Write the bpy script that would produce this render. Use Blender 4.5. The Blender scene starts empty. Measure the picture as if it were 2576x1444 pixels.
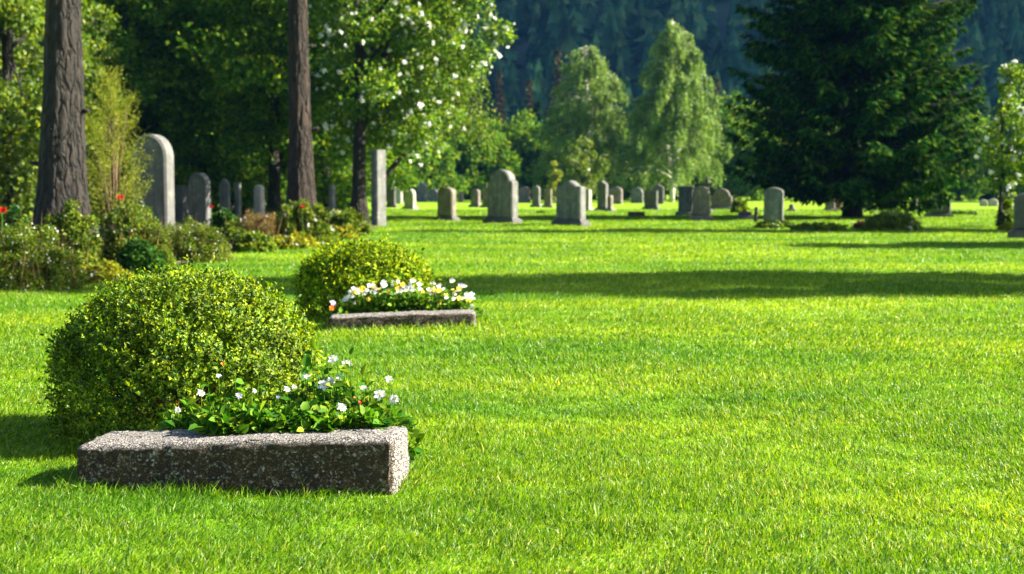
import bpy, math, random
import numpy as np
from mathutils import Vector

RNG = np.random.default_rng(7)
random.seed(7)
sc = bpy.context.scene
COL = sc.collection
PI = math.pi

# ------------------------------------------------------------------ camera
CAM_H, FPX, CX, CY = 1.2, 3577.8, 1288.0, 722.0
PITCH = math.atan(252.0 / FPX)
cam_d = bpy.data.cameras.new('camera'); cam = bpy.data.objects.new('camera', cam_d); COL.objects.link(cam)
cam.location = (0, 0, CAM_H); cam.rotation_euler = (PI / 2 - PITCH, 0, 0)
cam_d.lens = 50; cam_d.sensor_width = 36; cam_d.clip_start = 0.1; cam_d.clip_end = 3000
cam_d.dof.use_dof = True; cam_d.dof.focus_distance = 5.9; cam_d.dof.aperture_fstop = 4.2
sc.camera = cam
CP, SP = math.cos(PITCH), math.sin(PITCH)

def ray(X, Y):
    u, v = (X - CX) / FPX, (CY - Y) / FPX
    return (u, CP + v * SP, -SP + v * CP)
def ground(X, Y):
    r = ray(X, Y); t = -CAM_H / r[2]
    return (r[0] * t, r[1] * t)
def at(X, Y, d):
    r = ray(X, Y); t = d / r[1]
    return (r[0] * t, d, CAM_H + r[2] * t)
def mpp(d): return d / FPX          # metres per photo-pixel at distance d

def gh(x, y):                       # very gentle unevenness of the lawn
    return 0.018 * np.sin(x * .9 + 1.3) * np.sin(y * .6) + 0.012 * np.sin(x * 2.1 + y * 1.3)

# ------------------------------------------------------------------ light
SUN_EL, SUN_AZ = math.radians(31), math.radians(88)
sv = Vector((math.cos(SUN_EL) * math.sin(SUN_AZ), math.cos(SUN_EL) * math.cos(SUN_AZ), math.sin(SUN_EL)))
sl = bpy.data.lights.new('sun', 'SUN'); so = bpy.data.objects.new('sun', sl); COL.objects.link(so)
sl.energy = 5.0; sl.angle = math.radians(.5); sl.color = (1, .90, .70)
so.rotation_euler = sv.to_track_quat('Z', 'Y').to_euler(); so.location = (40, 0, 40)
w = bpy.data.worlds.new('World'); sc.world = w; w.use_nodes = True
nt = w.node_tree; nt.nodes.clear()
sky = nt.nodes.new('ShaderNodeTexSky'); sky.sky_type = 'NISHITA'; sky.sun_disc = False; sky.air_density = .85; sky.dust_density = 1.6; sky.ozone_density = .7
sky.sun_elevation = SUN_EL; sky.sun_rotation = SUN_AZ
bg = nt.nodes.new('ShaderNodeBackground'); bg.inputs[1].default_value = .05
wo = nt.nodes.new('ShaderNodeOutputWorld')
nt.links.new(sky.outputs[0], bg.inputs[0]); nt.links.new(bg.outputs[0], wo.inputs[0])
sc.view_settings.view_transform = 'Standard'; sc.view_settings.look = 'None'
sc.view_settings.exposure = 2.45; sc.view_settings.gamma = 1
cy = sc.cycles
cy.max_bounces = 6; cy.diffuse_bounces = 3; cy.glossy_bounces = 2; cy.transmission_bounces = 4; cy.transparent_max_bounces = 6; cy.volume_bounces = 0
cy.use_denoising = True; cy.sample_clamp_indirect = 6
cy.caustics_reflective = False; cy.caustics_refractive = False

# ------------------------------------------------------------------ mesh helpers
class MB:
    def __init__(s): s.v = []; s.f = []; s.n = 0
    def add(s, V, F):
        V = np.asarray(V, np.float32).reshape(-1, 3)
        if not isinstance(F, (list, tuple)): F = [F]
        for a in F:
            a = np.asarray(a, np.int64)
            if a.size: s.f.append((a if a.ndim == 2 else a[None]) + s.n)
        s.v.append(V); s.n += len(V)
        return s
    def mesh(s, name, mat, smooth=True):
        V = np.concatenate(s.v) if s.v else np.zeros((0, 3), np.float32)
        me = bpy.data.meshes.new(name)
        me.vertices.add(len(V)); me.vertices.foreach_set('co', V.ravel())
        idx = np.concatenate([a.ravel() for a in s.f]).astype(np.int32)
        tot = np.concatenate([np.full(len(a), a.shape[1]) for a in s.f]).astype(np.int32)
        st = np.concatenate([[0], np.cumsum(tot)[:-1]]).astype(np.int32)
        me.loops.add(len(idx)); me.loops.foreach_set('vertex_index', idx)
        me.polygons.add(len(tot)); me.polygons.foreach_set('loop_start', st); me.polygons.foreach_set('loop_total', tot)
        me.polygons.foreach_set('use_smooth', np.full(len(tot), bool(smooth)))
        me.update(calc_edges=True); me.validate()
        if mat is not None: me.materials.append(mat)
        return me
    def obj(s, name, mat, parent=None, smooth=True):
        return link(name, s.mesh(name, mat, smooth), parent)

def link(name, data, parent=None):
    o = bpy.data.objects.new(name, data); COL.objects.link(o)
    if parent is not None: o.parent = parent
    return o
def thing(name, label, cat, loc=(0, 0, 0), rz=0, group=None):
    o = link(name, None); o.empty_display_size = .2
    o.location = loc; o.rotation_euler = (0, 0, rz); tag(o, label, cat, group); return o
def tag(o, label=None, cat=None, group=None, kind=None):
    if label: o['label'] = label
    if cat: o['category'] = cat
    if group: o['group'] = group
    if kind: o['kind'] = kind
    return o
def dup(root, loc, rz, scale, label, group=None):
    r = root.copy(); COL.objects.link(r); r.location = loc; r.rotation_euler = (0, 0, rz); r.scale = scale
    r['label'] = label
    if group: r['group'] = group
    for ch in root.children:
        c = ch.copy(); COL.objects.link(c); c.parent = r
        for g in ch.children:
            d = g.copy(); COL.objects.link(d); d.parent = c
    return r

def unit(a): return a / np.maximum(np.linalg.norm(a, axis=-1, keepdims=True), 1e-9)
def rdir(n): return unit(RNG.normal(size=(n, 3)))
def U(a, b, n=None): return RNG.uniform(a, b, n)

def leaf_cards(P, D, L, W, guide=None, fold=.22, six=False):
    n = len(P); D = unit(D); L = np.broadcast_to(L, (n,))[:, None]; W = np.broadcast_to(W, (n,))[:, None]
    G = rdir(n) if guide is None else unit(guide + .5 * RNG.normal(size=(n, 3)))
    S = unit(np.cross(D, G)); N = np.cross(S, D)
    b = np.arange(n)[:, None]
    if not six:
        V = np.stack([P, P + D * L * .5 - S * W * .5 + N * W * fold, P + D * L, P + D * L * .5 + S * W * .5 + N * W * fold], 1)
        return V.reshape(-1, 3), [b * 4 + np.array([[0, 1, 2, 3]])]
    V = np.stack([P, P + D * L * .28 - S * W * .44 + N * W * fold, P + D * L * .68 - S * W * .4 + N * W * fold, P + D * L - N * L * .08,
                  P + D * L * .68 + S * W * .4 + N * W * fold, P + D * L * .28 + S * W * .44 + N * W * fold], 1)
    return V.reshape(-1, 3), [np.concatenate([b * 6 + np.array([[0, 1, 2, 3]]), b * 6 + np.array([[0, 3, 4, 5]])])]

def tube(path, radii, sides=8, rough=0, ridges=0, cap=True):
    path = np.asarray(path, float); n = len(path)
    T = unit(np.gradient(path, axis=0)); ref = np.array([0.13, .99, .05]); X = unit(np.cross(T, ref)); Y = np.cross(T, X)
    a = np.linspace(0, 2 * PI, sides, endpoint=False)
    R = np.asarray(radii, float)[:, None] * np.ones((1, sides))
    if rough: R = R * (1 + (rough * np.sin(a[None] * ridges + 1.2 * np.sin(np.arange(n) * .35)[:, None]) if ridges else 0) + rough * RNG.normal(size=(n, sides)) * .5)
    V = path[:, None] + R[..., None] * (np.cos(a)[None, :, None] * X[:, None] + np.sin(a)[None, :, None] * Y[:, None])
    i = np.arange(n - 1)[:, None] * sides; j = np.arange(sides)[None]; k = (j + 1) % sides
    F = np.stack([i + j, i + k, i + sides + k, i + sides + j], -1).reshape(-1, 4)
    fs = [F]
    if cap: fs += [np.arange(sides)[::-1][None], (np.arange(sides) + (n - 1) * sides)[None]]
    return V.reshape(-1, 3), fs

# ------------------------------------------------------------------ materials
def newmat(name):
    m = bpy.data.materials.new(name); m.use_nodes = True; t = m.node_tree
    for n in list(t.nodes): t.nodes.remove(n)
    return m, t
def N(t, typ, **kw):
    n = t.nodes.new('ShaderNode' + typ)
    for k, v in kw.items():
        if k.startswith('i_'):
            key = k[2:]; key = int(key) if key.isdigit() else key.replace('_', ' ')
            n.inputs[key].default_value = v
        else: setattr(n, k, v)
    return n
def ramp(t, fac, stops, interp='LINEAR'):
    r = N(t, 'ValToRGB'); cr = r.color_ramp; cr.interpolation = interp
    while len(cr.elements) < len(stops): cr.elements.new(.5)
    for e, (p, c) in zip(cr.elements, stops):
        e.position = p; e.color = (*c, 1) if len(c) == 3 else c
    t.links.new(fac, r.inputs[0]); return r.outputs[0]
def mixc(t, fac, a, b, mode='MIX'):
    n = N(t, 'Mix', data_type='RGBA', blend_type=mode)
    for sock, val in ((n.inputs[0], fac), (n.inputs[6], a), (n.inputs[7], b)):
        if hasattr(val, 'links'): t.links.new(val, sock)
        else: sock.default_value = val if not isinstance(val, tuple) or len(val) == 4 else (*val, 1)
    return n.outputs[2]

def leafmat(name, cols, trans=.45, tint=(1.25, 1.15, .55), patch=3.0, spec=.12, rough=.55, patchamt=.35):
    m, t = newmat(name); g = N(t, 'NewGeometry')
    k = len(cols)
    c = ramp(t, g.outputs['Random Per Island'], [(i / max(1, k - 1), cc) for i, cc in enumerate(cols)])
    tc = N(t, 'TexCoord'); nz = N(t, 'TexNoise', i_Scale=patch, i_Detail=2.0); t.links.new(tc.outputs['Object'], nz.inputs['Vector'])
    b = ramp(t, nz.outputs[0], [(.3, (1 - patchamt,) * 3), (.7, (1 + patchamt,) * 3)])
    c = mixc(t, 1.0, c, b, 'MULTIPLY')
    p = N(t, 'BsdfPrincipled'); p.inputs['Roughness'].default_value = rough; p.inputs['Specular IOR Level'].default_value = spec
    t.links.new(c, p.inputs['Base Color'])
    tr = N(t, 'BsdfTranslucent'); t.links.new(mixc(t, 1.0, c, (*tint, 1), 'MULTIPLY'), tr.inputs[0])
    mx = N(t, 'MixShader'); mx.inputs[0].default_value = trans
    t.links.new(p.outputs[0], mx.inputs[1]); t.links.new(tr.outputs[0], mx.inputs[2])
    o = N(t, 'OutputMaterial'); t.links.new(mx.outputs[0], o.inputs[0]); return m

def barkmat(name, dark, light, scale=6.0, stretch=.18):
    m, t = newmat(name); tc = N(t, 'TexCoord'); mp = N(t, 'Mapping'); mp.inputs['Scale'].default_value = (1, 1, stretch)
    t.links.new(tc.outputs['Object'], mp.inputs[0])
    v = N(t, 'TexVoronoi', feature='DISTANCE_TO_EDGE', i_Scale=scale); nz = N(t, 'TexNoise', i_Scale=scale * 1.5, i_Detail=6.0, i_Roughness=.65)
    dn = N(t, 'TexNoise', i_Scale=scale * .8, i_Detail=3.0)
    t.links.new(mp.outputs[0], dn.inputs['Vector']); wv = mixc(t, .22, mp.outputs[0], dn.outputs[1]); t.links.new(wv, v.inputs['Vector'])
    t.links.new(mp.outputs[0], nz.inputs['Vector'])
    c1 = ramp(t, nz.outputs[0], [(.3, dark), (.7, light)])
    e = ramp(t, v.outputs[0], [(0, (.12,) * 3), (.22, (1,) * 3)])
    c = mixc(t, 1.0, c1, e, 'MULTIPLY')
    p = N(t, 'BsdfPrincipled', i_Roughness=.9); t.links.new(c, p.inputs['Base Color'])
    hgt = mixc(t, .4, e, nz.outputs[0]); bp = N(t, 'Bump', i_Strength=1.0, i_Distance=.16); t.links.new(hgt, bp.inputs['Height']); t.links.new(bp.outputs[0], p.inputs['Normal'])
    o = N(t, 'OutputMaterial'); t.links.new(p.outputs[0], o.inputs[0]); return m

def stonemat(name, base, dark=.55, lichen=(.30, .30, .2), scale=5.0, liche_amt=.5, rough=.75):
    m, t = newmat(name); tc = N(t, 'TexCoord'); oi = N(t, 'ObjectInfo')
    add = N(t, 'VectorMath', operation='ADD'); t.links.new(tc.outputs['Object'], add.inputs[0])
    cx = N(t, 'CombineXYZ'); mu = N(t, 'Math', operation='MULTIPLY'); mu.inputs[1].default_value = 37.0
    t.links.new(oi.outputs['Random'], mu.inputs[0]); t.links.new(mu.outputs[0], cx.inputs[0]); t.links.new(cx.outputs[0], add.inputs[1])
    n1 = N(t, 'TexNoise', i_Scale=scale, i_Detail=8.0, i_Roughness=.62); t.links.new(add.outputs[0], n1.inputs['Vector'])
    mp = N(t, 'Mapping'); mp.inputs['Scale'].default_value = (5, 5, .5); t.links.new(add.outputs[0], mp.inputs[0])
    n2 = N(t, 'TexNoise', i_Scale=2.0, i_Detail=4.0); t.links.new(mp.outputs[0], n2.inputs['Vector'])
    n3 = N(t, 'TexNoise', i_Scale=60.0, i_Detail=3.0); t.links.new(add.outputs[0], n3.inputs['Vector'])
    c = ramp(t, n1.outputs[0], [(.3, tuple(x * dark for x in base)), (.62, base)])
    s = ramp(t, n2.outputs[0], [(.35, (.55, .53, .5)), (.6, (1, 1, 1))]); c = mixc(t, .8, c, s, 'MULTIPLY')
    l = ramp(t, n1.outputs[0], [(.58, (0, 0, 0)), (.72, (liche_amt,) * 3)]); c = mixc(t, l, c, (*lichen, 1))
    c = mixc(t, .35, c, ramp(t, n3.outputs[0], [(.3, (.5,) * 3), (.7, (1.3,) * 3)]), 'MULTIPLY')
    p = N(t, 'BsdfPrincipled', i_Roughness=rough); t.links.new(c, p.inputs['Base Color'])
    bp = N(t, 'Bump', i_Strength=.35, i_Distance=.01); t.links.new(n3.outputs[0], bp.inputs['Height']); t.links.new(bp.outputs[0], p.inputs['Normal'])
    o = N(t, 'OutputMaterial'); t.links.new(p.outputs[0], o.inputs[0]); return m

def plain(name, col, rough=.7, trans=0, var=.3, scale=8.0):
    m, t = newmat(name); tc = N(t, 'TexCoord'); nz = N(t, 'TexNoise', i_Scale=scale, i_Detail=5.0); t.links.new(tc.outputs['Object'], nz.inputs['Vector'])
    c = ramp(t, nz.outputs[0], [(.3, tuple(x * (1 - var) for x in col)), (.7, tuple(min(.95, x * (1 + var)) for x in col))])
    p = N(t, 'BsdfPrincipled', i_Roughness=rough); t.links.new(c, p.inputs['Base Color']); out = p.outputs[0]
    if trans:
        tr = N(t, 'BsdfTranslucent'); t.links.new(c, tr.inputs[0]); mx = N(t, 'MixShader'); mx.inputs[0].default_value = trans
        t.links.new(p.outputs[0], mx.inputs[1]); t.links.new(tr.outputs[0], mx.inputs[2]); out = mx.outputs[0]
    o = N(t, 'OutputMaterial'); t.links.new(out, o.inputs[0]); return m

def lawnmat(name, blades):
    m, t = newmat(name); g = N(t, 'NewGeometry')
    mp = N(t, 'Mapping'); mp.inputs['Scale'].default_value = (.10, .34, 0); t.links.new(g.outputs['Position'], mp.inputs[0])
    n1 = N(t, 'TexNoise', i_Scale=1.6, i_Detail=5.0, i_Roughness=.6); t.links.new(mp.outputs[0], n1.inputs['Vector'])
    if blades:
        c = ramp(t, g.outputs['Random Per Island'], [(0, (.012, .062, .003)), (.3, (.058, .180, .004)), (.65, (.17, .325, .005)), (.93, (.25, .385, .007)), (1, (.52, .50, .22))])
        br = ramp(t, n1.outputs[0], [(.36, (.50, .74, .8)), (.64, (1.4, 1.18, 1.0))]); c = mixc(t, 1.0, c, br, 'MULTIPLY')
        p = N(t, 'BsdfPrincipled', i_Roughness=.42); p.inputs['Specular IOR Level'].default_value = .35; t.links.new(c, p.inputs['Base Color'])
        tr = N(t, 'BsdfTranslucent'); t.links.new(mixc(t, 1.0, c, (1.35, 1.2, .5, 1), 'MULTIPLY'), tr.inputs[0])
        mx = N(t, 'MixShader'); mx.inputs[0].default_value = .5
        t.links.new(p.outputs[0], mx.inputs[1]); t.links.new(tr.outputs[0], mx.inputs[2]); out = mx.outputs[0]
    else:
        n2 = N(t, 'TexNoise', i_Scale=14.0, i_Detail=6.0, i_Roughness=.7); t.links.new(g.outputs['Position'], n2.inputs['Vector'])
        n3 = N(t, 'TexNoise', i_Scale=1.3, i_Detail=4.0); t.links.new(g.outputs['Position'], n3.inputs['Vector'])
        c = ramp(t, n2.outputs[0], [(.3, (.095, .225, .003)), (.55, (.175, .32, .004)), (.75, (.27, .40, .012))])
        br = ramp(t, n1.outputs[0], [(.36, (.56, .76, .8)), (.64, (1.4, 1.16, 1.2))]); c = mixc(t, 1.0, c, br, 'MULTIPLY')
        c = mixc(t, .5, c, ramp(t, n3.outputs[0], [(.35, (.8, .85, .8)), (.65, (1.15, 1.1, 1.0))]), 'MULTIPLY')
        p = N(t, 'BsdfPrincipled', i_Roughness=.85); t.links.new(c, p.inputs['Base Color'])
        p.inputs['Specular IOR Level'].default_value = .15
        bp = N(t, 'Bump', i_Strength=.5, i_Distance=.04); t.links.new(n2.outputs[0], bp.inputs['Height']); t.links.new(bp.outputs[0], p.inputs['Normal'])
        out = p.outputs[0]
    o = N(t, 'OutputMaterial'); t.links.new(out, o.inputs[0]); return m

def kerbmat(name):
    m, t = newmat(name); tc = N(t, 'TexCoord')
    dn = N(t, 'TexNoise', i_Scale=16.0, i_Detail=4.0); t.links.new(tc.outputs['Object'], dn.inputs['Vector'])
    wv = mixc(t, .045, tc.outputs['Object'], dn.outputs[1])
    v = N(t, 'TexVoronoi', i_Scale=88.0); e = N(t, 'TexVoronoi', feature='DISTANCE_TO_EDGE', i_Scale=88.0)
    v2 = N(t, 'TexVoronoi', i_Scale=190.0)
    for q in (v, e, v2): t.links.new(wv, q.inputs['Vector'])
    big = N(t, 'TexNoise', i_Scale=5.0, i_Detail=6.0, i_Roughness=.65); t.links.new(tc.outputs['Object'], big.inputs['Vector'])
    sep = N(t, 'SeparateColor'); t.links.new(v.outputs['Color'], sep.inputs[0])
    c = ramp(t, sep.outputs[0], [(0, (.008, .005, .002)), (.4, (.045, .027, .012)), (.65, (.13, .09, .05)), (.88, (.27, .23, .18)), (1, (.50, .48, .45))])
    sp2 = N(t, 'SeparateColor'); t.links.new(v2.outputs['Color'], sp2.inputs[0])
    c = mixc(t, .5, c, ramp(t, sp2.outputs[1], [(0, (.35,) * 3), (1, (1.3,) * 3)]), 'MULTIPLY')
    crack = ramp(t, e.outputs[0], [(.0, (.10, .09, .08)), (.12, (1, 1, 1))]); c = mixc(t, 1.0, c, crack, 'MULTIPLY')
    # mossy brown flanks with painted shade; top and right end paled as painted sunlight
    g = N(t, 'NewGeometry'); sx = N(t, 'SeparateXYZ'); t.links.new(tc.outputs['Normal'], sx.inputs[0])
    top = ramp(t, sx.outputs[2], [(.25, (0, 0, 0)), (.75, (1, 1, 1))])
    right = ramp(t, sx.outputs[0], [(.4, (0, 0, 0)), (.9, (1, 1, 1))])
    lit_faces = mixc(t, 1.0, top, right, 'LIGHTEN'); crack2 = ramp(t, e.outputs[0], [(.0, (.06, .055, .05)), (.25, (1, 1, 1))])
    moss_shade = ramp(t, big.outputs[0], [(.40, (.016, .010, .005)), (.52, (.085, .042, .012)), (.66, (.022, .020, .007))])
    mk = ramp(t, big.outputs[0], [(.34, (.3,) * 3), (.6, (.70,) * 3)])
    flank = mixc(t, mk, c, moss_shade); flank = mixc(t, .22, flank, c)
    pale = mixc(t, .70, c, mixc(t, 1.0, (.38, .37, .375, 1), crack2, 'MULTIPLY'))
    c = mixc(t, lit_faces, flank, pale)
    p = N(t, 'BsdfPrincipled', i_Roughness=.9); t.links.new(c, p.inputs['Base Color'])
    bp = N(t, 'Bump', i_Strength=.9, i_Distance=.012); t.links.new(crack, bp.inputs['Height']); t.links.new(bp.outputs[0], p.inputs['Normal'])
    o = N(t, 'OutputMaterial'); t.links.new(p.outputs[0], o.inputs[0]); return m

M = {}
M['lawn'] = lawnmat('lawn_soil_grass', False); M['blades'] = lawnmat('grass_blades', True)
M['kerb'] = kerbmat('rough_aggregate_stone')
M['box'] = leafmat('boxwood_leaf', [(.012, .052, .003), (.06, .145, .004), (.17, .28, .006), (.34, .42, .010)], .40, (1.45, 1.25, .4), 5, .35)
M['box2'] = leafmat('round_box_leaf', [(.012, .052, .003), (.07, .160, .004), (.20, .31, .006), (.38, .45, .009)], .40, (1.45, 1.25, .4), 4)
M['herb'] = leafmat('bedding_leaf', [(.018, .085, .006), (.04, .14, .008), (.085, .21, .010), (.20, .30, .014)], .35, (1.3, 1.2, .5), 8)
M['spruce'] = leafmat('spruce_needle', [(.003, .015, .003), (.008, .038, .007), (.020, .072, .012), (.08, .14, .014)], .28, (1.2, 1.1, .6), 1.2, 0.0)
M['conifer'] = leafmat('conifer_needle', [(.006, .018, .006), (.010, .028, .008), (.02, .042, .010)], .15, (1.2, 1.1, .6), .5, 0.0)
M['browncon'] = leafmat('brown_conifer_needle', [(.022, .017, .010), (.036, .026, .014), (.048, .034, .016)], .2, (1.2, 1.0, .6), .5)
M['birch'] = leafmat('birch_leaf', [(.04, .11, .014), (.085, .18, .02), (.16, .27, .04), (.27, .36, .08)], .42, (1.2, 1.1, .6), .8, .35)
M['wood'] = leafmat('woodland_leaf', [(.022, .080, .007), (.045, .135, .010), (.095, .205, .014), (.23, .32, .025)], .46, (1.3, 1.15, .5), .9, 0.05)
M['bright'] = leafmat('bright_leaf', [(.03, .085, .004), (.06, .13, .005), (.10, .17, .007), (.17, .22, .015)], .48, (1.4, 1.2, .4), 1.5, .4)
M['cherry'] = leafmat('blossom_tree_leaf', [(.018, .075, .003), (.05, .135, .005), (.11, .21, .007), (.22, .32, .014)], .48, (1.4, 1.25, .4), 1.5, .4)
M['sapling'] = leafmat('feathery_leaf', [(.08, .14, .014), (.13, .20, .018), (.22, .27, .03), (.30, .32, .06)], .5, (1.3, 1.1, .4), 2)
M['bedgreen'] = leafmat('bed_leaf', [(.022, .072, .005), (.06, .125, .008), (.125, .185, .014), (.23, .27, .045)], .45, (1.3, 1.15, .5), 3)
M['bedteal'] = leafmat('bed_dark_leaf', [(.015, .06, .008), (.025, .085, .011), (.05, .12, .014)], .3, (1.2, 1.1, .6), 3)
M['bedbrown'] = leafmat('dry_stalk', [(.09, .05, .022), (.16, .10, .04), (.22, .16, .06), (.10, .13, .03)], .3, (1.2, 1.0, .6), 4)
M['bedyellow'] = leafmat('yellow_leaf', [(.12, .18, .008), (.20, .24, .012), (.30, .30, .03)], .45, (1.3, 1.1, .4), 4)
M['hillwood'] = leafmat('hill_conifer', [(.010, .036, .024), (.017, .054, .031), (.030, .074, .036), (.07, .12, .045)], 0.0, (1, 1, 1), .11, 0.0, .9, .85)
M['white'] = plain('white_petal', (.80, .80, .82), .6, .4, .1); M['orange'] = plain('orange_petal', (.75, .20, .01), .6, .3, .15)
M['yellow'] = plain('yellow_petal', (.75, .55, .03), .6, .3, .15); M['red'] = plain('red_petal', (.50, .02, .008), .6, .3, .2)
M['lilac'] = plain('lilac_petal', (.50, .46, .75), .6, .3, .15); M['pollen'] = plain('pollen', (.6, .5, .1), .9)
M['maroon'] = leafmat('maroon_leaf', [(.04, .008, .012), (.09, .02, .02), (.14, .05, .04)], .3, (1.1, 1, .9), 5)
M['bark'] = barkmat('grey_pine_bark', (.004, .003, .0025), (.026, .018, .0145), 8, .33)
M['barkred'] = barkmat('red_pine_bark', (.006, .0035, .0025), (.042, .020, .013), 10, .2)
M['barkdark'] = barkmat('dark_bark', (.010, .008, .006), (.04, .03, .022), 10, .25)
M['birchbark'] = plain('white_birch_bark', (.50, .49, .45), .8, 0, .5, 6)
M['twig'] = plain('brown_twig', (.09, .055, .03), .9)
M['soil'] = plain('dark_soil', (.035, .025, .016), .95, 0, .5, 20)
M['hill'] = plain('hill_floor', (.012, .03, .02), .95, 0, .4, .05)
M['stone'] = stonemat('pale_grey_stone', (.135, .143, .147)); M['stonewarm'] = stonemat('warm_grey_stone', (.17, .15, .125), .5)
M['stonedark'] = stonemat('dark_grey_stone', (.085, .085, .09), .5, (.1, .1, .085)); M['stonewhite'] = stonemat('white_stone', (.34, .33, .30), .7)
M['stonepink'] = stonemat('pinkish_stone', (.17, .14, .13), .5); M['stonebrown'] = stonemat('brown_stone', (.12, .06, .03), .5, (.12, .09, .03))
M['post'] = barkmat('weathered_post', (.15, .11, .09), (.38, .32, .26), 12, .2)

# ------------------------------------------------------------------ setting: lawn, hill, air
def grid_sheet(xs, ys, fz):
    X, Y = np.meshgrid(xs, ys); V = np.stack([X, Y, fz(X, Y)], -1).reshape(-1, 3)
    nx, ny = len(xs), len(ys); i = np.arange(ny - 1)[:, None] * nx; j = np.arange(nx - 1)[None]
    return V, [np.stack([i + j, i + j + 1, i + nx + j + 1, i + nx + j], -1).reshape(-1, 4)]
xs = np.concatenate([np.linspace(-300, -30, 20), np.linspace(-28, 28, 113), np.linspace(30, 300, 20)])
ys = np.concatenate([np.linspace(-25, 0, 8), np.linspace(1, 60, 119), np.linspace(64, 330, 50)])
o = MB().add(*grid_sheet(xs, ys, lambda x, y: gh(x, y) * (y < 62))).obj('lawn', M['lawn'])
tag(o, 'wide bright green mown lawn of the cemetery', 'lawn', kind='structure')

def hz(x, y):
    r = np.clip(y - 255, 0, None)
    return -.5 + r * .42 + 6 * np.sin(x * .021 + 1) * np.clip(r / 60, 0, 1) + 4 * np.sin(x * .05 + y * .03) * np.clip(r / 80, 0, 1) + 1.35 * np.clip(x - 225 , 0, None) * np.clip(r / 40, 0, 1) * (1 + .08 * np.sin(y * .05))  # last term: unseen ridge on the right, added to cast shade on the slope
o = MB().add(*grid_sheet(np.linspace(-310, 600, 110), np.linspace(240, 700, 64), hz)).obj('hill', M['hill'])
tag(o, 'steep wooded mountain slope rising behind the cemetery, with an unseen ridge added at right to shade it', 'hill', kind='structure')

hv, hf = [], []
mb = MB()
nT = 2600
hy = 262 + 300 * U(0, 1, nT) ** 1.15; hx = U(-.46, .46, nT) * hy
for x, y in zip(hx, hy):
    H = U(9, 19); R = H * U(.13, .19); z0 = float(hz(np.array(x), np.array(y))) - .5
    lay = 11; s = 9; a0 = U(0, 6)
    if RNG.random() < .07:           # a rounder broadleaf among the conifers
        H *= .6; R *= 2
    for k in range(lay):
        f = k / lay; rr = R * (1 - f) ** .85 + .1; zt = z0 + H * min(1, f + .26); zb = z0 + H * (f + .02)
        a = np.linspace(0, 2 * PI, s, endpoint=False) + a0 + k * .7
        r = rr * (1 + .35 * RNG.normal(size=s)).clip(.4, 1.7)
        ring = np.stack([x + r * np.cos(a), y + r * np.sin(a), zb + .3 * RNG.normal(size=s)], -1)
        V = np.concatenate([ring, [[x, y, zt]]])
        j = np.arange(s); mb.add(V, [np.stack([j, (j + 1) % s, np.full(s, s)], -1)])
o = mb.obj('hillside_forest', M['hillwood'], smooth=False)
tag(o, 'dark blue conifer forest covering the far mountain slope', 'forest', kind='stuff')

# air
bx = np.array([[x, y, z] for x in (-340, 760) for y in (-40, 760) for z in (-1.6, 640)], float)
o = MB().add(bx, [np.array([[0, 1, 3, 2], [4, 6, 7, 5], [0, 4, 5, 1], [2, 3, 7, 6], [0, 2, 6, 4], [1, 5, 7, 3]])]).obj('haze', None, smooth=False)
m, t = newmat('blue_air'); pv = N(t, 'VolumePrincipled'); pv.inputs['Color'].default_value = (.12, .42, 1, 1); pv.inputs['Density'].default_value = .00010
oo = N(t, 'OutputMaterial'); t.links.new(pv.outputs[0], oo.inputs['Volume']); o.data.materials.append(m)
tag(o, 'blue mountain air between lawn and far forest', 'haze', kind='stuff')

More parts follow.
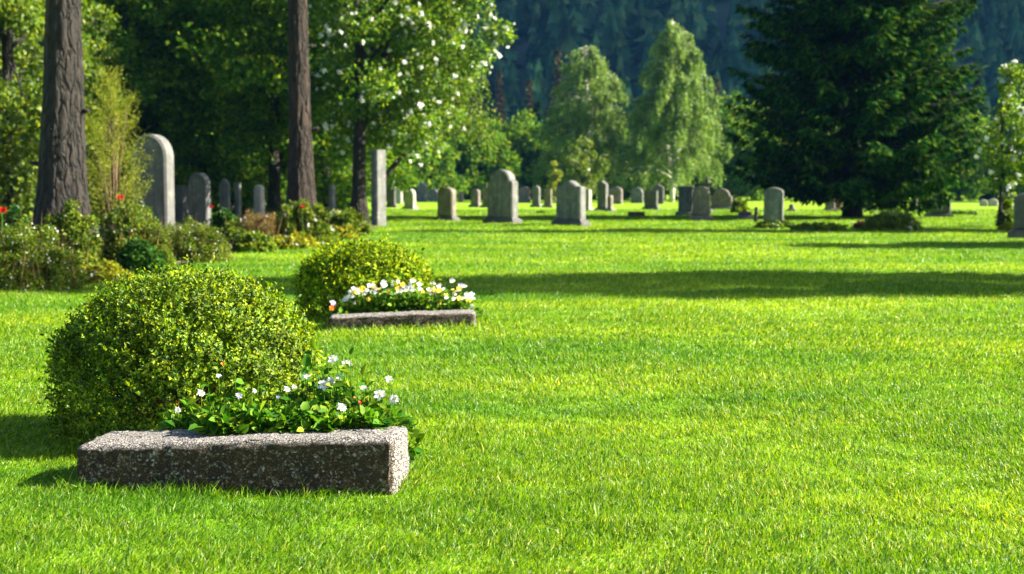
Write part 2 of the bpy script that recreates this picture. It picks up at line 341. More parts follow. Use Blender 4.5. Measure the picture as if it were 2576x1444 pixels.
# ------------------------------------------------------------------ grass
EXCL = []          # (kind, cx, cy, rx, ry, rot)
def footprint(cx_, cy_, rx, ry, rot=0, box=False): EXCL.append((box, cx_, cy_, rx, ry, rot))
def build_grass():
    def dens(y): return np.where(y < 6, 25000., 25000. * (np.maximum(y, 6) / 6) ** -2.1)
    yy = np.linspace(3.6, 75, 4000); wgt = dens(yy) * (yy * .9 + .6); cdf = np.cumsum(wgt); tot = cdf[-1] * (yy[1] - yy[0])
    n = int(tot); y = np.interp(U(0, cdf[-1], n), cdf, yy); x = U(-.5, .5, n) * (y * .9 + .6)
    keep = np.ones(n, bool)
    for box, a, b, rx, ry, rot in EXCL:
        dx, dy = x - a, y - b; c, s = math.cos(-rot), math.sin(-rot); lx, ly = dx * c - dy * s, dx * s + dy * c
        keep &= ~((np.abs(lx) < rx) & (np.abs(ly) < ry)) if box else ~((lx / rx) ** 2 + (ly / ry) ** 2 < 1)
    # denser / thinner tufts
    tuft = np.sin(x * 7.1 + 2 * np.sin(y * 5)) * np.sin(y * 6.3 + 2 * np.sin(x * 4))
    keep &= RNG.random(n) < np.clip(.85 + .3 * tuft, .45, 1)
    x, y = x[keep], y[keep]; n = len(x); tuft = tuft[keep]
    k = np.maximum(1, y / 6)
    Hh = U(.017, .038, n) * (1 + .25 * tuft) * k ** .38 * np.where(RNG.random(n) < .04, 1.6, 1)
    for box, a, b, rx, ry, rot in EXCL:
        q = ((x - a) / (rx + .09)) ** 4 + ((y - b) / (ry + .09)) ** 4 if box else ((x - a) / (rx + .1)) ** 2 + ((y - b) / (ry + .1)) ** 2
        Hh = np.where((q < 1.15) & (RNG.random(n) < .6), Hh * U(1.2, 2.2, n), Hh)
    Wd = U(.0018, .0040, n) * k ** .95
    P = np.stack([x, y, gh(x, y) - .004], -1)
    az = U(0, 2 * PI, n); lean = np.abs(RNG.normal(.55, .35, n))
    wind = np.stack([.25 * np.sin(x * .8 + y * .5) + .12, .1 * np.cos(x * .6), np.zeros(n)], -1)
    Dh = np.stack([np.cos(az) * lean, np.sin(az) * lean, np.ones(n)], -1) + wind; D = unit(Dh)
    S = np.stack([-np.sin(az), np.cos(az), np.zeros(n)], -1)
    fl = U(0, PI, n); S2 = unit(S * np.cos(fl)[:, None] + np.cross(D, S) * np.sin(fl)[:, None]); S2 = np.where((RNG.random(n) < .5)[:, None], S, S2)
    D2 = unit(Dh * np.array([1.9, 1.9, .75])); H1 = Hh[:, None]; W1 = Wd[:, None]
    near = y < 13
    mb = MB()
    a = near; P0, d, d2, s, h, ww = P[a], D[a], D2[a], S2[a], H1[a], W1[a]
    V = np.stack([P0 - s * ww * .45, P0 + s * ww * .45, P0 + d * h * .55 + s * ww * .5, P0 + d * h * .55 - s * ww * .5, P0 + d * h * .55 + d2 * h * .55], 1)
    b = np.arange(a.sum())[:, None] * 5; mb.add(V.reshape(-1, 3), [b + np.array([[0, 1, 2, 3]]), b + np.array([[3, 2, 4]])])
    a = ~near; P0, d, d2, s, h, ww = P[a], D[a], D2[a], S2[a], H1[a], W1[a]
    V = np.stack([P0 - s * ww * .6, P0 + s * ww * .6, P0 + (d + d2) * h * .52], 1)
    b = np.arange(a.sum())[:, None] * 3; mb.add(V.reshape(-1, 3), [b + np.array([[0, 1, 2]])])
    o = mb.obj('grass', M['blades'], smooth=False)
    tag(o, 'short dense blades of sunlit lawn grass', 'grass', kind='stuff')
    # tiny white clover heads
    n = 2200; y = 5.6 + 14 * U(0, 1, n) ** 1.2; x = U(-.43, .43, n) * y
    ok = (np.sin(x * 1.3 + 1) * np.sin(y * .8) > -.2); x, y = x[ok], y[ok]; n = len(x)
    P = np.stack([x, y, gh(x, y) + U(.022, .04, n)], -1); P = np.repeat(P, 3, 0)
    D = rdir(len(P)); D[:, 2] = np.abs(D[:, 2]); s = .0045 * np.maximum(1, P[:, 1] / 8) ** .4
    o = MB().add(*leaf_cards(P, D, s, s * .9)).obj('clover_flowers', M['white'], smooth=False)
    tag(o, 'scattered tiny white clover heads in the lawn', 'clover', kind='stuff')

# ------------------------------------------------------------------ rough stone planters
def stone_block(name, L, D, H, parent, mat, bev=.06):
    """rough hewn block with rounded upper edges"""
    nx, nz = 64, 14
    def rr(l, d, r, n=10):
        pts = []
        for (sx, sy, a0) in ((1, -1, -PI / 2), (1, 1, 0), (-1, 1, PI / 2), (-1, -1, PI)):
            for k in range(n):
                a = a0 + PI / 2 * k / (n - 1); pts.append((sx * (l / 2 - r) + r * math.cos(a), sy * (d / 2 - r) + r * math.sin(a)))
        out = []
        for p, q in zip(pts, pts[1:] + pts[:1]):
            dist = math.hypot(q[0] - p[0], q[1] - p[1]); m_ = max(1, int(dist / .022))
            for k in range(m_): out.append((p[0] + (q[0] - p[0]) * k / m_, p[1] + (q[1] - p[1]) * k / m_))
        return np.array(out)
    base = rr(L, D, .03); n = len(base); cen = unit(base) * 0
    def ring(inset, z):
        sx, sy = (L - 2 * inset) / L, (D - 2 * inset) / D
        return np.concatenate([base * np.array([sx, sy]), np.full((n, 1), z)], 1)
    prof = [(0, -.03), (0, 0)] + [(0, (H - bev) * k / 7) for k in range(1, 8)] + [(bev * (1 - math.cos(q)), H - bev + bev * math.sin(q)) for q in np.linspace(.2, PI / 2, 6)] + [(bev + (D * .485 - bev) * k / 6, H) for k in range(1, 7)]
    R = [ring(i, z) for i, z in prof]; V = np.concatenate(R)
    nrm = np.concatenate([unit(base), np.zeros((n, 1))], 1); NN = np.tile(nrm, (len(prof), 1))
    d = .003 * np.sin(V[:, 0] * 31 + 2 * np.sin(V[:, 2] * 40)) * np.sin(V[:, 2] * 37 + V[:, 1] * 29) + .0028 * RNG.normal(size=len(V))
    V = V + NN * d[:, None]; V[:, 2] += (+.0025 * np.sin(V[:, 0] * 5 + 1) + .0015 * np.sin(V[:, 0] * 17) + .0015 * RNG.normal(size=len(V))) * (V[:, 2] > H * .5); V[:, 2] *= 1 + np.where(V[:, 2] > 0, .13 * V[:, 0] / (L / 2), 0)
    i = np.arange(len(prof) - 1)[:, None] * n; j = np.arange(n)[None]; k = (j + 1) % n
    F = np.stack([i + j, i + k, i + n + k, i + n + j], -1).reshape(-1, 4)
    return MB().add(V, [F, (np.arange(n) + (len(prof) - 1) * n)[None]]).obj(name, mat, parent)

def flower_mesh(name, petals, r, mat, layers=1, cup=.25):
    mb = MB()
    for l in range(layers):
        a = np.linspace(0, 2 * PI, petals, endpoint=False) + l * PI / petals + RNG.normal(0, .13, petals)
        D = np.stack([np.cos(a), np.sin(a), cup + .5 * l + RNG.normal(0, .14, petals)], -1)
        P = D * r * .05
        mb.add(*leaf_cards(P, D, r * (1 - .25 * l) * U(.78, 1.12, petals), r * (3.4 / petals + .22), guide=np.tile([[0, 0, 3.]], (petals, 1)), fold=.08, six=True))
    return mb.mesh(name, mat)
def centre_mesh(r):
    v, f = tube([[0, 0, 0], [0, 0, r * .1], [0, 0, r * .17]], [r * .15, r * .15, r * .08], 8); return MB().add(v, f).mesh('flower_centre', M['pollen'])

def add_flower(parent, me, cme, p, nrm, scale=1, label=None):
    f = link('flower', me, parent); f.location = p
    f.rotation_euler = Vector(nrm).to_track_quat('Z', 'Y').to_euler(); f.scale = (scale,) * 3
    if label: f['label'] = label
    c = link('flower_centre', cme, f); c.location = (0, 0, .0035)
    return f

# ---- near planter
T1 = ground(600, 1238); T1c = (T1[0] - .005, T1[1] + .19); rot1 = math.radians(-5)
planter = thing('kerb_stone', 'long rough mossy stone kerb block in front of the large boxwood bush', 'kerb stone', (T1c[0], T1c[1], 0), rot1)
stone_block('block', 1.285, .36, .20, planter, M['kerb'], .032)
footprint(T1c[0], T1c[1], .64, .175, rot1, True)
P1 = (T1c[0], T1c[1] + .32)
footprint(P1[0] + .12, P1[1], .55, .2)

def dome_bush(cx_, cy_, rx, ry, h, nshoot, per, leafL, mat, wood, label, name='boxwood_bush', lump=.075, flat=.0):
    root = thing(name, label, 'bush', (cx_, cy_, 0), 0)
    # shoots anchored on a lumpy dome, straight-sided below, with interior filling
    n = nshoot
    ph = U(0, 2 * PI, n); cz = U(-.25, 1, n); ct = np.sqrt(1 - np.clip(cz, 0, 1) ** 2)
    pw = .80
    dirs = np.stack([np.cos(ph) * ct ** pw, np.sin(ph) * ct ** pw, np.clip(cz, 0, 1)], -1)
    low = cz < 0
    dirs[low, 0] *= .99 + .12 * cz[low]; dirs[low, 1] *= .99 + .12 * cz[low]
    zc = .42 * h
    lm = 1 + lump * (np.sin(ph * 5 + dirs[:, 2] * 6) * np.sin(ph * 3 + 1 + dirs[:, 2] * 9) + .7 * RNG.normal(size=n) * .8)
    rad = np.where(RNG.random(n) < .72, 1.0, U(.45, 1, n)) * lm
    P = np.stack([dirs[:, 0] * rx * rad, dirs[:, 1] * ry * rad, np.where(low, zc + cz / .25 * zc * .93, zc + dirs[:, 2] * (h - zc) * rad)], -1)
    nr = unit(np.stack([dirs[:, 0] / rx, dirs[:, 1] / ry, np.where(low, 0, dirs[:, 2]) / (h - zc)], -1))
    sd = unit(nr + .45 * RNG.normal(size=(n, 3)) + np.array([0, 0, .55]))
    slen = leafL * U(2.2, 4.2, n) * np.where(RNG.random(n) < .06, 2.3, 1)
    tt = np.tile(np.linspace(-.55, 1, per), n); idx = np.repeat(np.arange(n), per)
    LP = P[idx] + sd[idx] * (slen[idx] * tt)[:, None] * .62
    m = len(LP); LD = unit(sd[idx] * .45 + np.array([0, 0, .35]) + rdir(m) * .9)
    Ls = leafL * U(.7, 1.25, m)
    mb = MB().add(*leaf_cards(LP, LD, Ls, Ls * U(.5, .72, m), guide=nr[idx] * 1.7 + np.array([0, 0, .3]), six=True))
    LP[:, 2] = np.maximum(LP[:, 2], .01)
    mb.obj('foliage', mat, root)
    mb = MB()
    for k in range(46):
        i = RNG.integers(n); e = P[i] * .93; s0 = np.array([U(-.07, .07), U(-.07, .07), -.03]); md = (s0 + e) / 2 * np.array([.85, .85, .8]) + rdir(1)[0] * .03
        mb.add(*tube([s0, md, e], [.011, .007, .003], 5))
    mb.obj('branches', wood, root)
    footprint(cx_, cy_, rx * .9, ry * .9)
    return root
B1 = at(470, 900, 6.78)
dome_bush(B1[0], 6.78, .56, .55, .745, 8200, 9, .0195, M['box'], M['twig'], 'large clipped boxwood bush behind the long front kerb stone')

def herb_plant(root, pts, hts, spread, leafL, mat, per=12):
    """leafy rosettes: stems fanning out of each point, broad leaves along them"""
    mbl, mbs = MB(), MB()
    for (x, y, z), h in zip(pts, hts):
        ns = per
        for s in range(ns):
            a = U(0, 2 * PI); r = spread * math.sqrt(U(0, 1)); tip = np.array([x + r * math.cos(a), y + r * math.sin(a), z + h * U(.35, 1.05) * (1 - .45 * (r / spread) ** 2)])
            b = np.array([x + .15 * r * math.cos(a), y + .15 * r * math.sin(a), z]); md = (b * .45 + tip * .55) + np.array([0, 0, .12 * h])
            mbs.add(*tube([b, md, tip], [.0022, .0018, .001], 4, cap=False))
            n = int(U(3, 6)); f = U(.35, 1.0, n)[:, None]
            P = (1 - f) ** 2 * b + 2 * f * (1 - f) * md + f * f * tip
            D = unit(rdir(n) * .8 + np.array([math.cos(a), math.sin(a), .25]) * .7)
            L = leafL * U(.55, 1.3, n)
            mbl.add(*leaf_cards(P, D, L, L * U(.55, .8, n), guide=np.tile([[0, -.35, 1.]], (n, 1)), fold=.14, six=True))
    mbl.obj('leaves', mat, root); mbs.obj('stems', M['herb'], root)

def planter_local(o, p):      # world point to local of an unrotated thing at o.location
    return (p[0] - o.location[0], p[1] - o.location[1], p[2] - o.location[2])

fl1 = thing('flowering_plant', 'leafy bedding plant with white flowers behind the right half of the front kerb stone', 'flowers', (T1c[0] + .2, P1[1], -.005))
pts, hts = [], []
for X, Yt in ((450, 1010), (490, 985), (540, 965), (585, 960), (630, 965), (680, 960), (720, 945), (760, 925), (800, 905), (840, 897), (880, 905), (915, 930), (950, 965), (975, 1000), (640, 1010), (560, 1010), (730, 990), (830, 970), (900, 985)):
    d = P1[1] + U(-.09, .10); p = at(X, Yt - 22, d); pts.append((p[0] - fl1.location[0], d - fl1.location[1], 0)); hts.append(max(.22, p[2]))
ex = [(x, y_, .19) for x in np.linspace(-.33, .36, 16) for y_ in (-.17 + U(-.015, .015), -.245 + U(-.03, .03))] + [(x, -.115 + U(-.01, .015), 0) for x in np.linspace(-.36, .40, 17)]
herb_plant(fl1, pts + [(p[0] + .04, p[1] - .05, 0) for p in pts] + ex, hts + [h * .85 for h in hts] + [.085 + .03 * math.sin(k) for k in range(32)] + [.30 + .05 * math.sin(k) for k in range(len(ex) - 32)], .10, .048, M['herb'], 30)
FM = [flower_mesh('flower', 12, .023, M['white'], 2, .3), flower_mesh('flower', 9, .026, M['white'], 1, .15), flower_mesh('flower', 5, .016, M['orange'], 1, .5), flower_mesh('flower', 5, .016, M['red'], 1, .5), flower_mesh('flower', 8, .024, M['lilac'], 2, .3)]
FC = [centre_mesh(.03), centre_mesh(.016)]
stem_mb = MB()
for X, Y, k, s, dd in ((838, 903, 1, 1, .08), (872, 916, 1, 1.05, .03), (855, 946, 1, .8, 0), (815, 968, 1, 1.1, -.06), (833, 960, 0, .9, -.04), (506, 990, 0, .85, -.05), (600, 996, 4, .9, -.08), (448, 1032, 0, .7, -.1), (860, 1026, 0, 1.0, -.17), (955, 992, 1, 1.1, -.1), (993, 1006, 0, 1.1, -.12), (978, 953, 1, .7, .05), (722, 980, 0, .7, -.06), (741, 974, 0, .6, -.02), (598, 1040, 0, .55, -.14), (640, 984, 0, .5, 0), (561, 914, 2, .9, 0), (449, 1014, 3, .8, -.08), (905, 1012, 3, .9, -.12), (893, 1000, 2, .7, -.1), (550, 945, 1, .5, .02), (700, 1000, 4, .6, -.08), (770, 945, 1, .7, .0), (915, 975, 1, .6, -.1), (545, 1042, 0, .45, -.13)):
    d = P1[1] + dd - .03; p = planter_local(fl1, at(X, Y, d)); s *= 1.05 if k < 2 else .8
    add_flower(fl1, FM[k], FC[1 if k in (2, 3) else 0], p, (U(-.3, .5), -.75 + U(-.2, .2), U(.45, .9)), s, {2: 'orange flower', 3: 'red flower', 4: 'lilac flower'}.get(k))
    stem_mb.add(*tube([[p[0] + .015, p[1] + .02, .01], [p[0], p[1] + .012, p[2] * .6], [p[0], p[1] + .002, p[2] - .002]], [.0016, .0014, .0012], 4, cap=False))
stem_mb.obj('flower_stems', M['herb'], fl1)

# ---- second planter and its round bush
T2 = ground(1010, 832); rot2 = math.radians(3)
T2c = (T2[0], T2[1] + .16)
pl2 = thing('kerb_stone', 'low pale stone kerb block in front of the smaller round bush', 'kerb stone', (T2c[0], T2c[1], 0), rot2)
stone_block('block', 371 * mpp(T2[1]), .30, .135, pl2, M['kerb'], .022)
footprint(T2c[0], T2c[1], .62, .15, rot2, True)
P2 = (T2c[0], T2c[1] + .3)
footprint(P2[0], P2[1], .6, .2)
d2 = T2c[1] + .95; B2 = at(915, 700, d2)
dome_bush(B2[0], d2, 312 * mpp(d2) / 2, .56, at(915, 628, d2)[2], 2700, 7, .034, M['box2'], M['twig'], 'smaller rounded yellow green bush behind the low pale kerb stone', lump=.022)
fl2 = thing('flowering_plant', 'mass of small white, yellow and orange flowers behind the low pale kerb stone', 'flowers', (P2[0], P2[1], -.005))
pts, hts = [], []
for X in np.linspace(850, 1185, 22):
    for dd in (-.07, .06):
        d = P2[1] + dd + U(-.03, .03); top = 745 - 38 * math.sin(PI * (X - 830) / 370) + U(-8, 12)
        p = at(X, top, d); pts.append((p[0] - P2[0], d - P2[1], 0)); hts.append(max(.15, p[2]))
herb_plant(fl2, pts, hts, .085, .048, M['herb'], 16)
FM2 = {'w': flower_mesh('flower', 5, .027, M['white'], 1, .2), 'o': flower_mesh('flower', 6, .034, M['orange'], 2, .2), 'y': flower_mesh('flower', 5, .032, M['yellow'], 1, .25), 'l': flower_mesh('flower', 5, .034, M['lilac'], 1, .2)}
stem_mb = MB()
spec = [(838, 762, 'l', 1), (834, 775, 'o', .9), (841, 769, 'o', .8), (926, 776, 'o', 1), (988, 790, 'o', 1.1), (1160, 718, 'l', 1), (1155, 726, 'y', .9), (1190, 750, 'l', .8), (946, 775, 'w', .8), (1120, 780, 'y', .7),
        (1016, 720, 'l', 1), (1137, 706, 'w', 1), (1168, 720, 'w', .9), (1187, 792, 'w', .9), (1163, 750, 'w', .8), (1105, 762, 'y', .9), (978, 735, 'y', .8), (895, 735, 'y', .7)]
for k in range(84):
    X = U(868, 1188); Y = 752 - 40 * math.sin(PI * (X - 830) / 370) + U(-8, 22) + (U(0, 25) if RNG.random() < .2 else 0)
    spec.append((X, Y, 'y' if RNG.random() < .16 else 'w', U(.6, 1.15)))
for X, Y, k, s in spec:
    d = P2[1] + U(-.14, .06) - (.04 if Y > 765 else 0); p = planter_local(fl2, at(X, Y, d))
    add_flower(fl2, FM2[k], FC[0], p, (U(-.3, .5), -.8 + U(-.2, .3), U(.3, .9)), s, {'o': 'orange flower', 'y': 'yellow flower', 'l': 'lilac flower'}.get(k))
    stem_mb.add(*tube([[p[0] + .015, p[1] + .03, 0], [p[0], p[1] + .015, p[2] * .6], [p[0], p[1] + .002, p[2] - .002]], [.002, .0018, .0015], 4, cap=False))
stem_mb.obj('flower_stems', M['herb'], fl2)

# ------------------------------------------------------------------ headstones
def outline(kind, w, h):
    hw = w / 2; n = 18; top = []
    if kind == 'round':
        r = hw; top = [(r * math.cos(a), h - r + r * math.sin(a)) for a in np.linspace(0, PI, n * 2)]
    elif kind == 'arch':           # low segmental arch
        k = .55 * hw; top = [(hw * math.cos(a), h - k + k * math.sin(a)) for a in np.linspace(0, PI, n * 2)]
    elif kind == 'shoulder':       # round head between small shoulders
        r = hw * .80; s = h - r * .92
        top = [(hw, s - .03), (hw * .97, s)] + [(r * math.cos(a), s + r * .92 * math.sin(a)) for a in np.linspace(.12, PI - .12, n * 2)] + [(-hw * .97, s), (-hw, s - .03)]
    elif kind == 'ogee':
        s = h - .20 * w
        xs_ = np.linspace(1, -1, 41); top = [(hw, s - .06 * w), (hw * .98, s - .005)]
        for q in xs_:
            a = abs(q); z = s + (h - s) * (.5 + .5 * math.cos(PI * min(1, a / .82))) ** .85; top.append((hw * .95 * q, z))
        top += [(-hw * .98, s - .005), (-hw, s - .06 * w)]
    elif kind == 'gothic':
        k = .9 * w * .6
        for q in np.linspace(1, -1, 41):
            a = abs(q); top.append((hw * q, h - k + k * (1 - a ** 1.7)))
    elif kind == 'flat': top = [(hw, h - .015), (hw - .015, h), (-hw + .015, h), (-hw, h - .015)]
    elif kind == 'gable': top = [(hw, h - .3 * w), (0, h), (-hw, h - .3 * w)]
    return np.array([(hw, 0.)] + top + [(-hw, 0.)])
def inset(pts, b):
    p = np.asarray(pts); a = np.roll(p, 1, 0); c = np.roll(p, -1, 0)
    e1, e2 = unit(p - a), unit(c - p); n1 = np.stack([-e1[:, 1], e1[:, 0]], -1); n2 = np.stack([-e2[:, 1], e2[:, 0]], -1)
    nn = unit(n1 + n2); den = np.clip((nn * n1).sum(-1), .5, 1)
    return p + nn * (b / den)[:, None]
def prism(pts, ys_ins, capA=True, capB=True):
    R = []
    for ins, y in ys_ins:
        q = inset(pts, ins) if ins else np.asarray(pts); R.append(np.stack([q[:, 0], np.full(len(q), y), q[:, 1]], -1))
    n = len(pts); V = np.concatenate(R); i = np.arange(len(R) - 1)[:, None] * n; j = np.arange(n)[None]; k = (j + 1) % n
    F = [np.stack([i + k, i + j, i + n + j, i + n + k], -1).reshape(-1, 4)]
    if capA: F.append(np.arange(n)[None])
    if capB: F.append((np.arange(n)[::-1] + (len(R) - 1) * n)[None])
    return V, F
def frustum(w0, d0, w1, d1, z0, z1, b=.012):
    def r(w_, d_, z): return [(-w_ / 2, -d_ / 2, z), (w_ / 2, -d_ / 2, z), (w_ / 2, d_ / 2, z), (-w_ / 2, d_ / 2, z)]
    V = np.array(r(w0, d0, z0) + r(w1 + 0, d1 + 0, z1 - b) + r(w1 - 2 * b, d1 - 2 * b, z1)); F = []
    for k in (0, 4):
        F += [[k + i, k + (i + 1) % 4, k + 4 + (i + 1) % 4, k + 4 + i] for i in range(4)]
    F += [[3, 2, 1, 0], [8, 9, 10, 11]]
    return V, [np.array(F)]

def headstone(X0, X1, Yt, Yb, kind, mat, label, rot=-28, depth=.2, plinth=0, panel=0, name='headstone', dist=None, pm=None, group='headstones on the cemetery lawn'):
    d = ground((X0 + X1) / 2, Yb)[1] if dist is None else dist
    c = at((X0 + X1) / 2, Yb, d); wid = (X1 - X0) * mpp(d); H = at(0, Yt, d)[2]
    ra = math.radians(abs(rot)); w_ = max(.16, (wid - depth * math.sin(ra)) / math.cos(ra))
    if plinth: w_ = max(.16, w_)
    root = thing(name, label, 'headstone', (c[0], d + .15, -.02), math.radians(rot), group)
    z0 = .06 + plinth * .02 if plinth else 0
    if plinth:
        ph = .11 + .05 * plinth
        v, f = frustum(w_ + .22, depth + .18, w_ + .2, depth + .16, -.02, ph); mb = MB().add(v, f)
        v, f = frustum(w_ + .17, depth + .13, w_ + .03, depth + .03, ph + .001, ph + .07); mb.add(v, f)
        mb.obj('plinth', pm or mat, root, False); z0 = ph + .06
    pts = outline(kind, w_, H - z0 + .02); pts[:, 1] += z0
    b = min(.02, depth * .1)
    if panel:
        v, f = prism(pts, [(b, depth / 2), (0, depth / 2 - b), (0, -depth / 2 + b * 2), (b * 2, -depth / 2), (.055 * panel, -depth / 2), (.055 * panel + .02, -depth / 2 + .028)], True, False)
        MB().add(v, f).obj('slab', mat, root, False)
        q = inset(pts, .055 * panel + .018); V = np.stack([q[:, 0], np.full(len(q), -depth / 2 + .026), q[:, 1]], -1)
        q2 = V.copy(); q2[:, 1] += .02; n = len(q); j = np.arange(n)
        MB().add(np.concatenate([V, q2]), [np.arange(n)[::-1][None], np.stack([j, (j + 1) % n, (j + 1) % n + n, j + n], -1)]).obj('inscription_panel', mat, root, False)
    else:
        v, f = prism(pts, [(b, depth / 2), (0, depth / 2 - b), (0, -depth / 2 + b * 2), (b * 2, -depth / 2)])
        MB().add(v, f).obj('slab', mat, root, False)
    return root

S = M
GR = 'headstones on the cemetery lawn'
# the two big ones and their neighbours
headstone(1224, 1304, 427, 564, 'shoulder', S['stone'], 'tall pale round headed headstone on a dark stepped plinth, tallest out on the lawn', -38, .34, 1, 0, pm=S['stonedark'])
headstone(1398, 1474, 454, 569, 'ogee', S['stone'], 'broad grey headstone with a curved peaked top, right of the tallest lawn stone', -37, .32, 1, 0, pm=S['stonedark'])
headstone(1098, 1148, 471, 557, 'arch', S['stonewarm'], 'dark fronted arched headstone, left of the tallest lawn stone', -35, .27, .5, 0, pm=S['stonedark'])
headstone(1922, 1974, 471, 556, 'arch', S['stone'], 'grey arched headstone with a framed sunken panel, at the left foot of the big spruce', -12, .22, 0, 1, dist=47.5)
headstone(1742, 1789, 468, 555, 'round', S['stonewarm'], 'brownish headstone with a deep arched niche in its face', -16, .26, .3, 1)
headstone(1706, 1748, 468, 544, 'flat', S['stone'], 'flat topped bluish grey stone on a dark base, just left of the niche stone', -18, .3, 1, 0)
headstone(931, 971, 377, 562, 'flat', S['stone'], 'very tall narrow pale pillar stone beside the dark trunk of the blossom tree', -42, .40, 0, 0, name='stone_pillar', dist=43)
headstone(310, 431, 337, 0, 'round', S['stone'], 'huge round arched headstone standing behind the flower bed', -30, .26, 0, 1.4, dist=28.0)
headstone(461, 521, 434, 0, 'round', S['stone'], 'medium arched grey headstone right of the huge arched one', -24, .22, 0, 1, dist=44.0)
headstone(430, 462, 468, 0, 'flat', S['stonedark'], 'rough low dark stone between the two arched headstones of the flower bed', -20, .3, 0, 0, dist=47.0)
headstone(541, 571, 449, 0, 'gothic', S['stone'], 'bluish pointed headstone in the shade under the woodland edge', -22, .15, 0, 0, dist=46)
headstone(580, 598, 460, 0, 'flat', S['stone'], 'narrow pale grey slab in the shade right of the bluish pointed headstone', -22, .15, 0, 0, dist=47)
headstone(628, 659, 465, 0, 'round', S['stonewhite'], 'shaded headstone with a bright sunlit edge, left of the middle pine trunk', -34, .22, 0, 0, dist=45)
headstone(821, 838, 466, 0, 'round', S['stone'], 'small grey headstone between the middle pine and the blossom tree trunk', -30, .18, 0, 0, dist=43)
# farther rows
far = [
 (972, 996, 452, 522, 'round', 'stonedark', -20, 'tall dark rounded headstone right beside the tall pillar stone'),
 (995, 1014, 466, 512, 'round', 'stonewhite', -45, 'narrow cream coloured headstone right of the tall dark rounded one'),
 (1015, 1047, 475, 527, 'round', 'stonewhite', -38, 'small round headstone with a glaring white sunlit side'),
 (1047, 1076, 459, 508, 'round', 'stone', -45, 'slim far headstone turned edge on, with a lit right edge, by the dark trees'),
 (1077, 1104, 475, 506, 'round', 'stone', -30, 'small far round headstone just left of the dark fronted arched one'),
 (1152, 1166, 482, 509, 'flat', 'stonepink', -15, 'tiny reddish flat topped far stone right of the dark fronted arched headstone'),
 (1183, 1209, 476, 521, 'arch', 'stonepink', -34, 'pinkish grey leaning far headstone left of the tallest lawn stone'),
 (1212, 1238, 467, 522, 'gothic', 'stonewarm', -30, 'far pointed headstone half hidden behind the tallest lawn stone'),
 (1303, 1335, 469, 510, 'arch', 'stonepink', -38, 'far slanting dark headstone right behind the tallest lawn stone'),
 (1338, 1360, 467, 521, 'round', 'stone', -30, 'slender rounded far headstone midway between the two largest lawn stones'),
 (1368, 1389, 476, 522, 'flat', 'stonewarm', -20, 'brownish far block stone just left of the curved peaked headstone'),
 (1472, 1489, 477, 530, 'flat', 'stonewhite', -40, 'thin pale slab seen at the right edge of the curved peaked headstone'),
 (1502, 1531, 455, 531, 'gable', 'stone', -38, 'tall gabled grey pillar headstone below the left birch'),
 (1527, 1544, 491, 532, 'round', 'stonewarm', -35, 'small rounded stone leaning against the tall gabled pillar headstone'),
 (1532, 1567, 470, 513, 'arch', 'stonepink', -34, 'wide arched far headstone behind the tall gabled pillar headstone'),
 (1587, 1619, 471, 511, 'round', 'stone', -32, 'round topped bluish far headstone between the two birches'),
 (1621, 1656, 480, 528, 'flat', 'stonedark', -30, 'dark cubic block headstone with a pinkish lit side, below the taller birch'),
 (1640, 1671, 462, 513, 'gable', 'stonedark', -28, 'tall dark far headstone behind the dark cubic block'),
 (1789, 1843, 474, 527, 'shoulder', 'stonepink', -18, 'wide weathered headstone with a rounded head, right of the niche stone'),
 (2076, 2103, 488, 532, 'arch', 'stonepink', -14, 'grey far headstone in the shade left of the spruce trunk'),
 (2101, 2119, 500, 531, 'flat', 'stonebrown', -14, 'brown far stone touching the spruce trunk on its left'),
 (2170, 2199, 490, 531, 'round', 'stone', -15, 'rounded grey far headstone in the shade right of the spruce trunk'),
 (2297, 2312, 498, 531, 'flat', 'stonewhite', -20, 'thin pale far stone under the right hand branches of the spruce'),
 (2334, 2394, 500, 547, 'flat', 'stonedark', -14, 'broad flat topped slate headstone under the right side of the spruce'),
 (2466, 2486, 502, 519, 'arch', 'stonewhite', -10, 'low pale far stone, left one of two before the young blossom tree'),
 (2488, 2512, 500, 519, 'arch', 'stonewhite', -10, 'low pale far stone, right one of two before the young blossom tree'),
 (1985, 2000, 513, 533, 'round', 'stonepink', -20, 'tiny rounded stone right of the framed panel headstone'),
 (1858, 1893, 533, 553, 'flat', 'stonedark', -8, 'low dark slab lying left of the wooden post'),
]
for X0, X1, Yt, Yb, kd, mt, rt, lab in far:
    headstone(X0, X1, Yt, Yb, kd, S[mt], lab, rt, .26 if rt < -33 else .2, .4 if Yb > 520 else 0, 0)
headstone(2556, 2640, 484, 600, 'arch', S['stonedark'], 'dark headstone on a black base cut off by the right edge of the photo', -8, .25, 1, 0)

# cross behind the niche stone
d = ground(1778, 536)[1]; c = at(1778, 536, d)
cr = thing('stone_cross', 'slim dark stone cross rising behind the niche headstone', 'cross', (c[0], d, -.02), math.radians(-20), None)
H = at(0, 443, d)[2]
v, f = frustum(.20, .16, .13, .11, .0, H, .01); MB().add(v, f).obj('shaft', S['stonedark'], cr, False)
v, f = frustum(.55, .12, .55, .12, H - .42, H - .28, .01); MB().add(v, f).obj('crossbar', S['stonedark'], cr, False)
v, f = frustum(.5, .4, .44, .34, 0, .2, .01); MB().add(v, f).obj('plinth', S['stonedark'], cr, False)

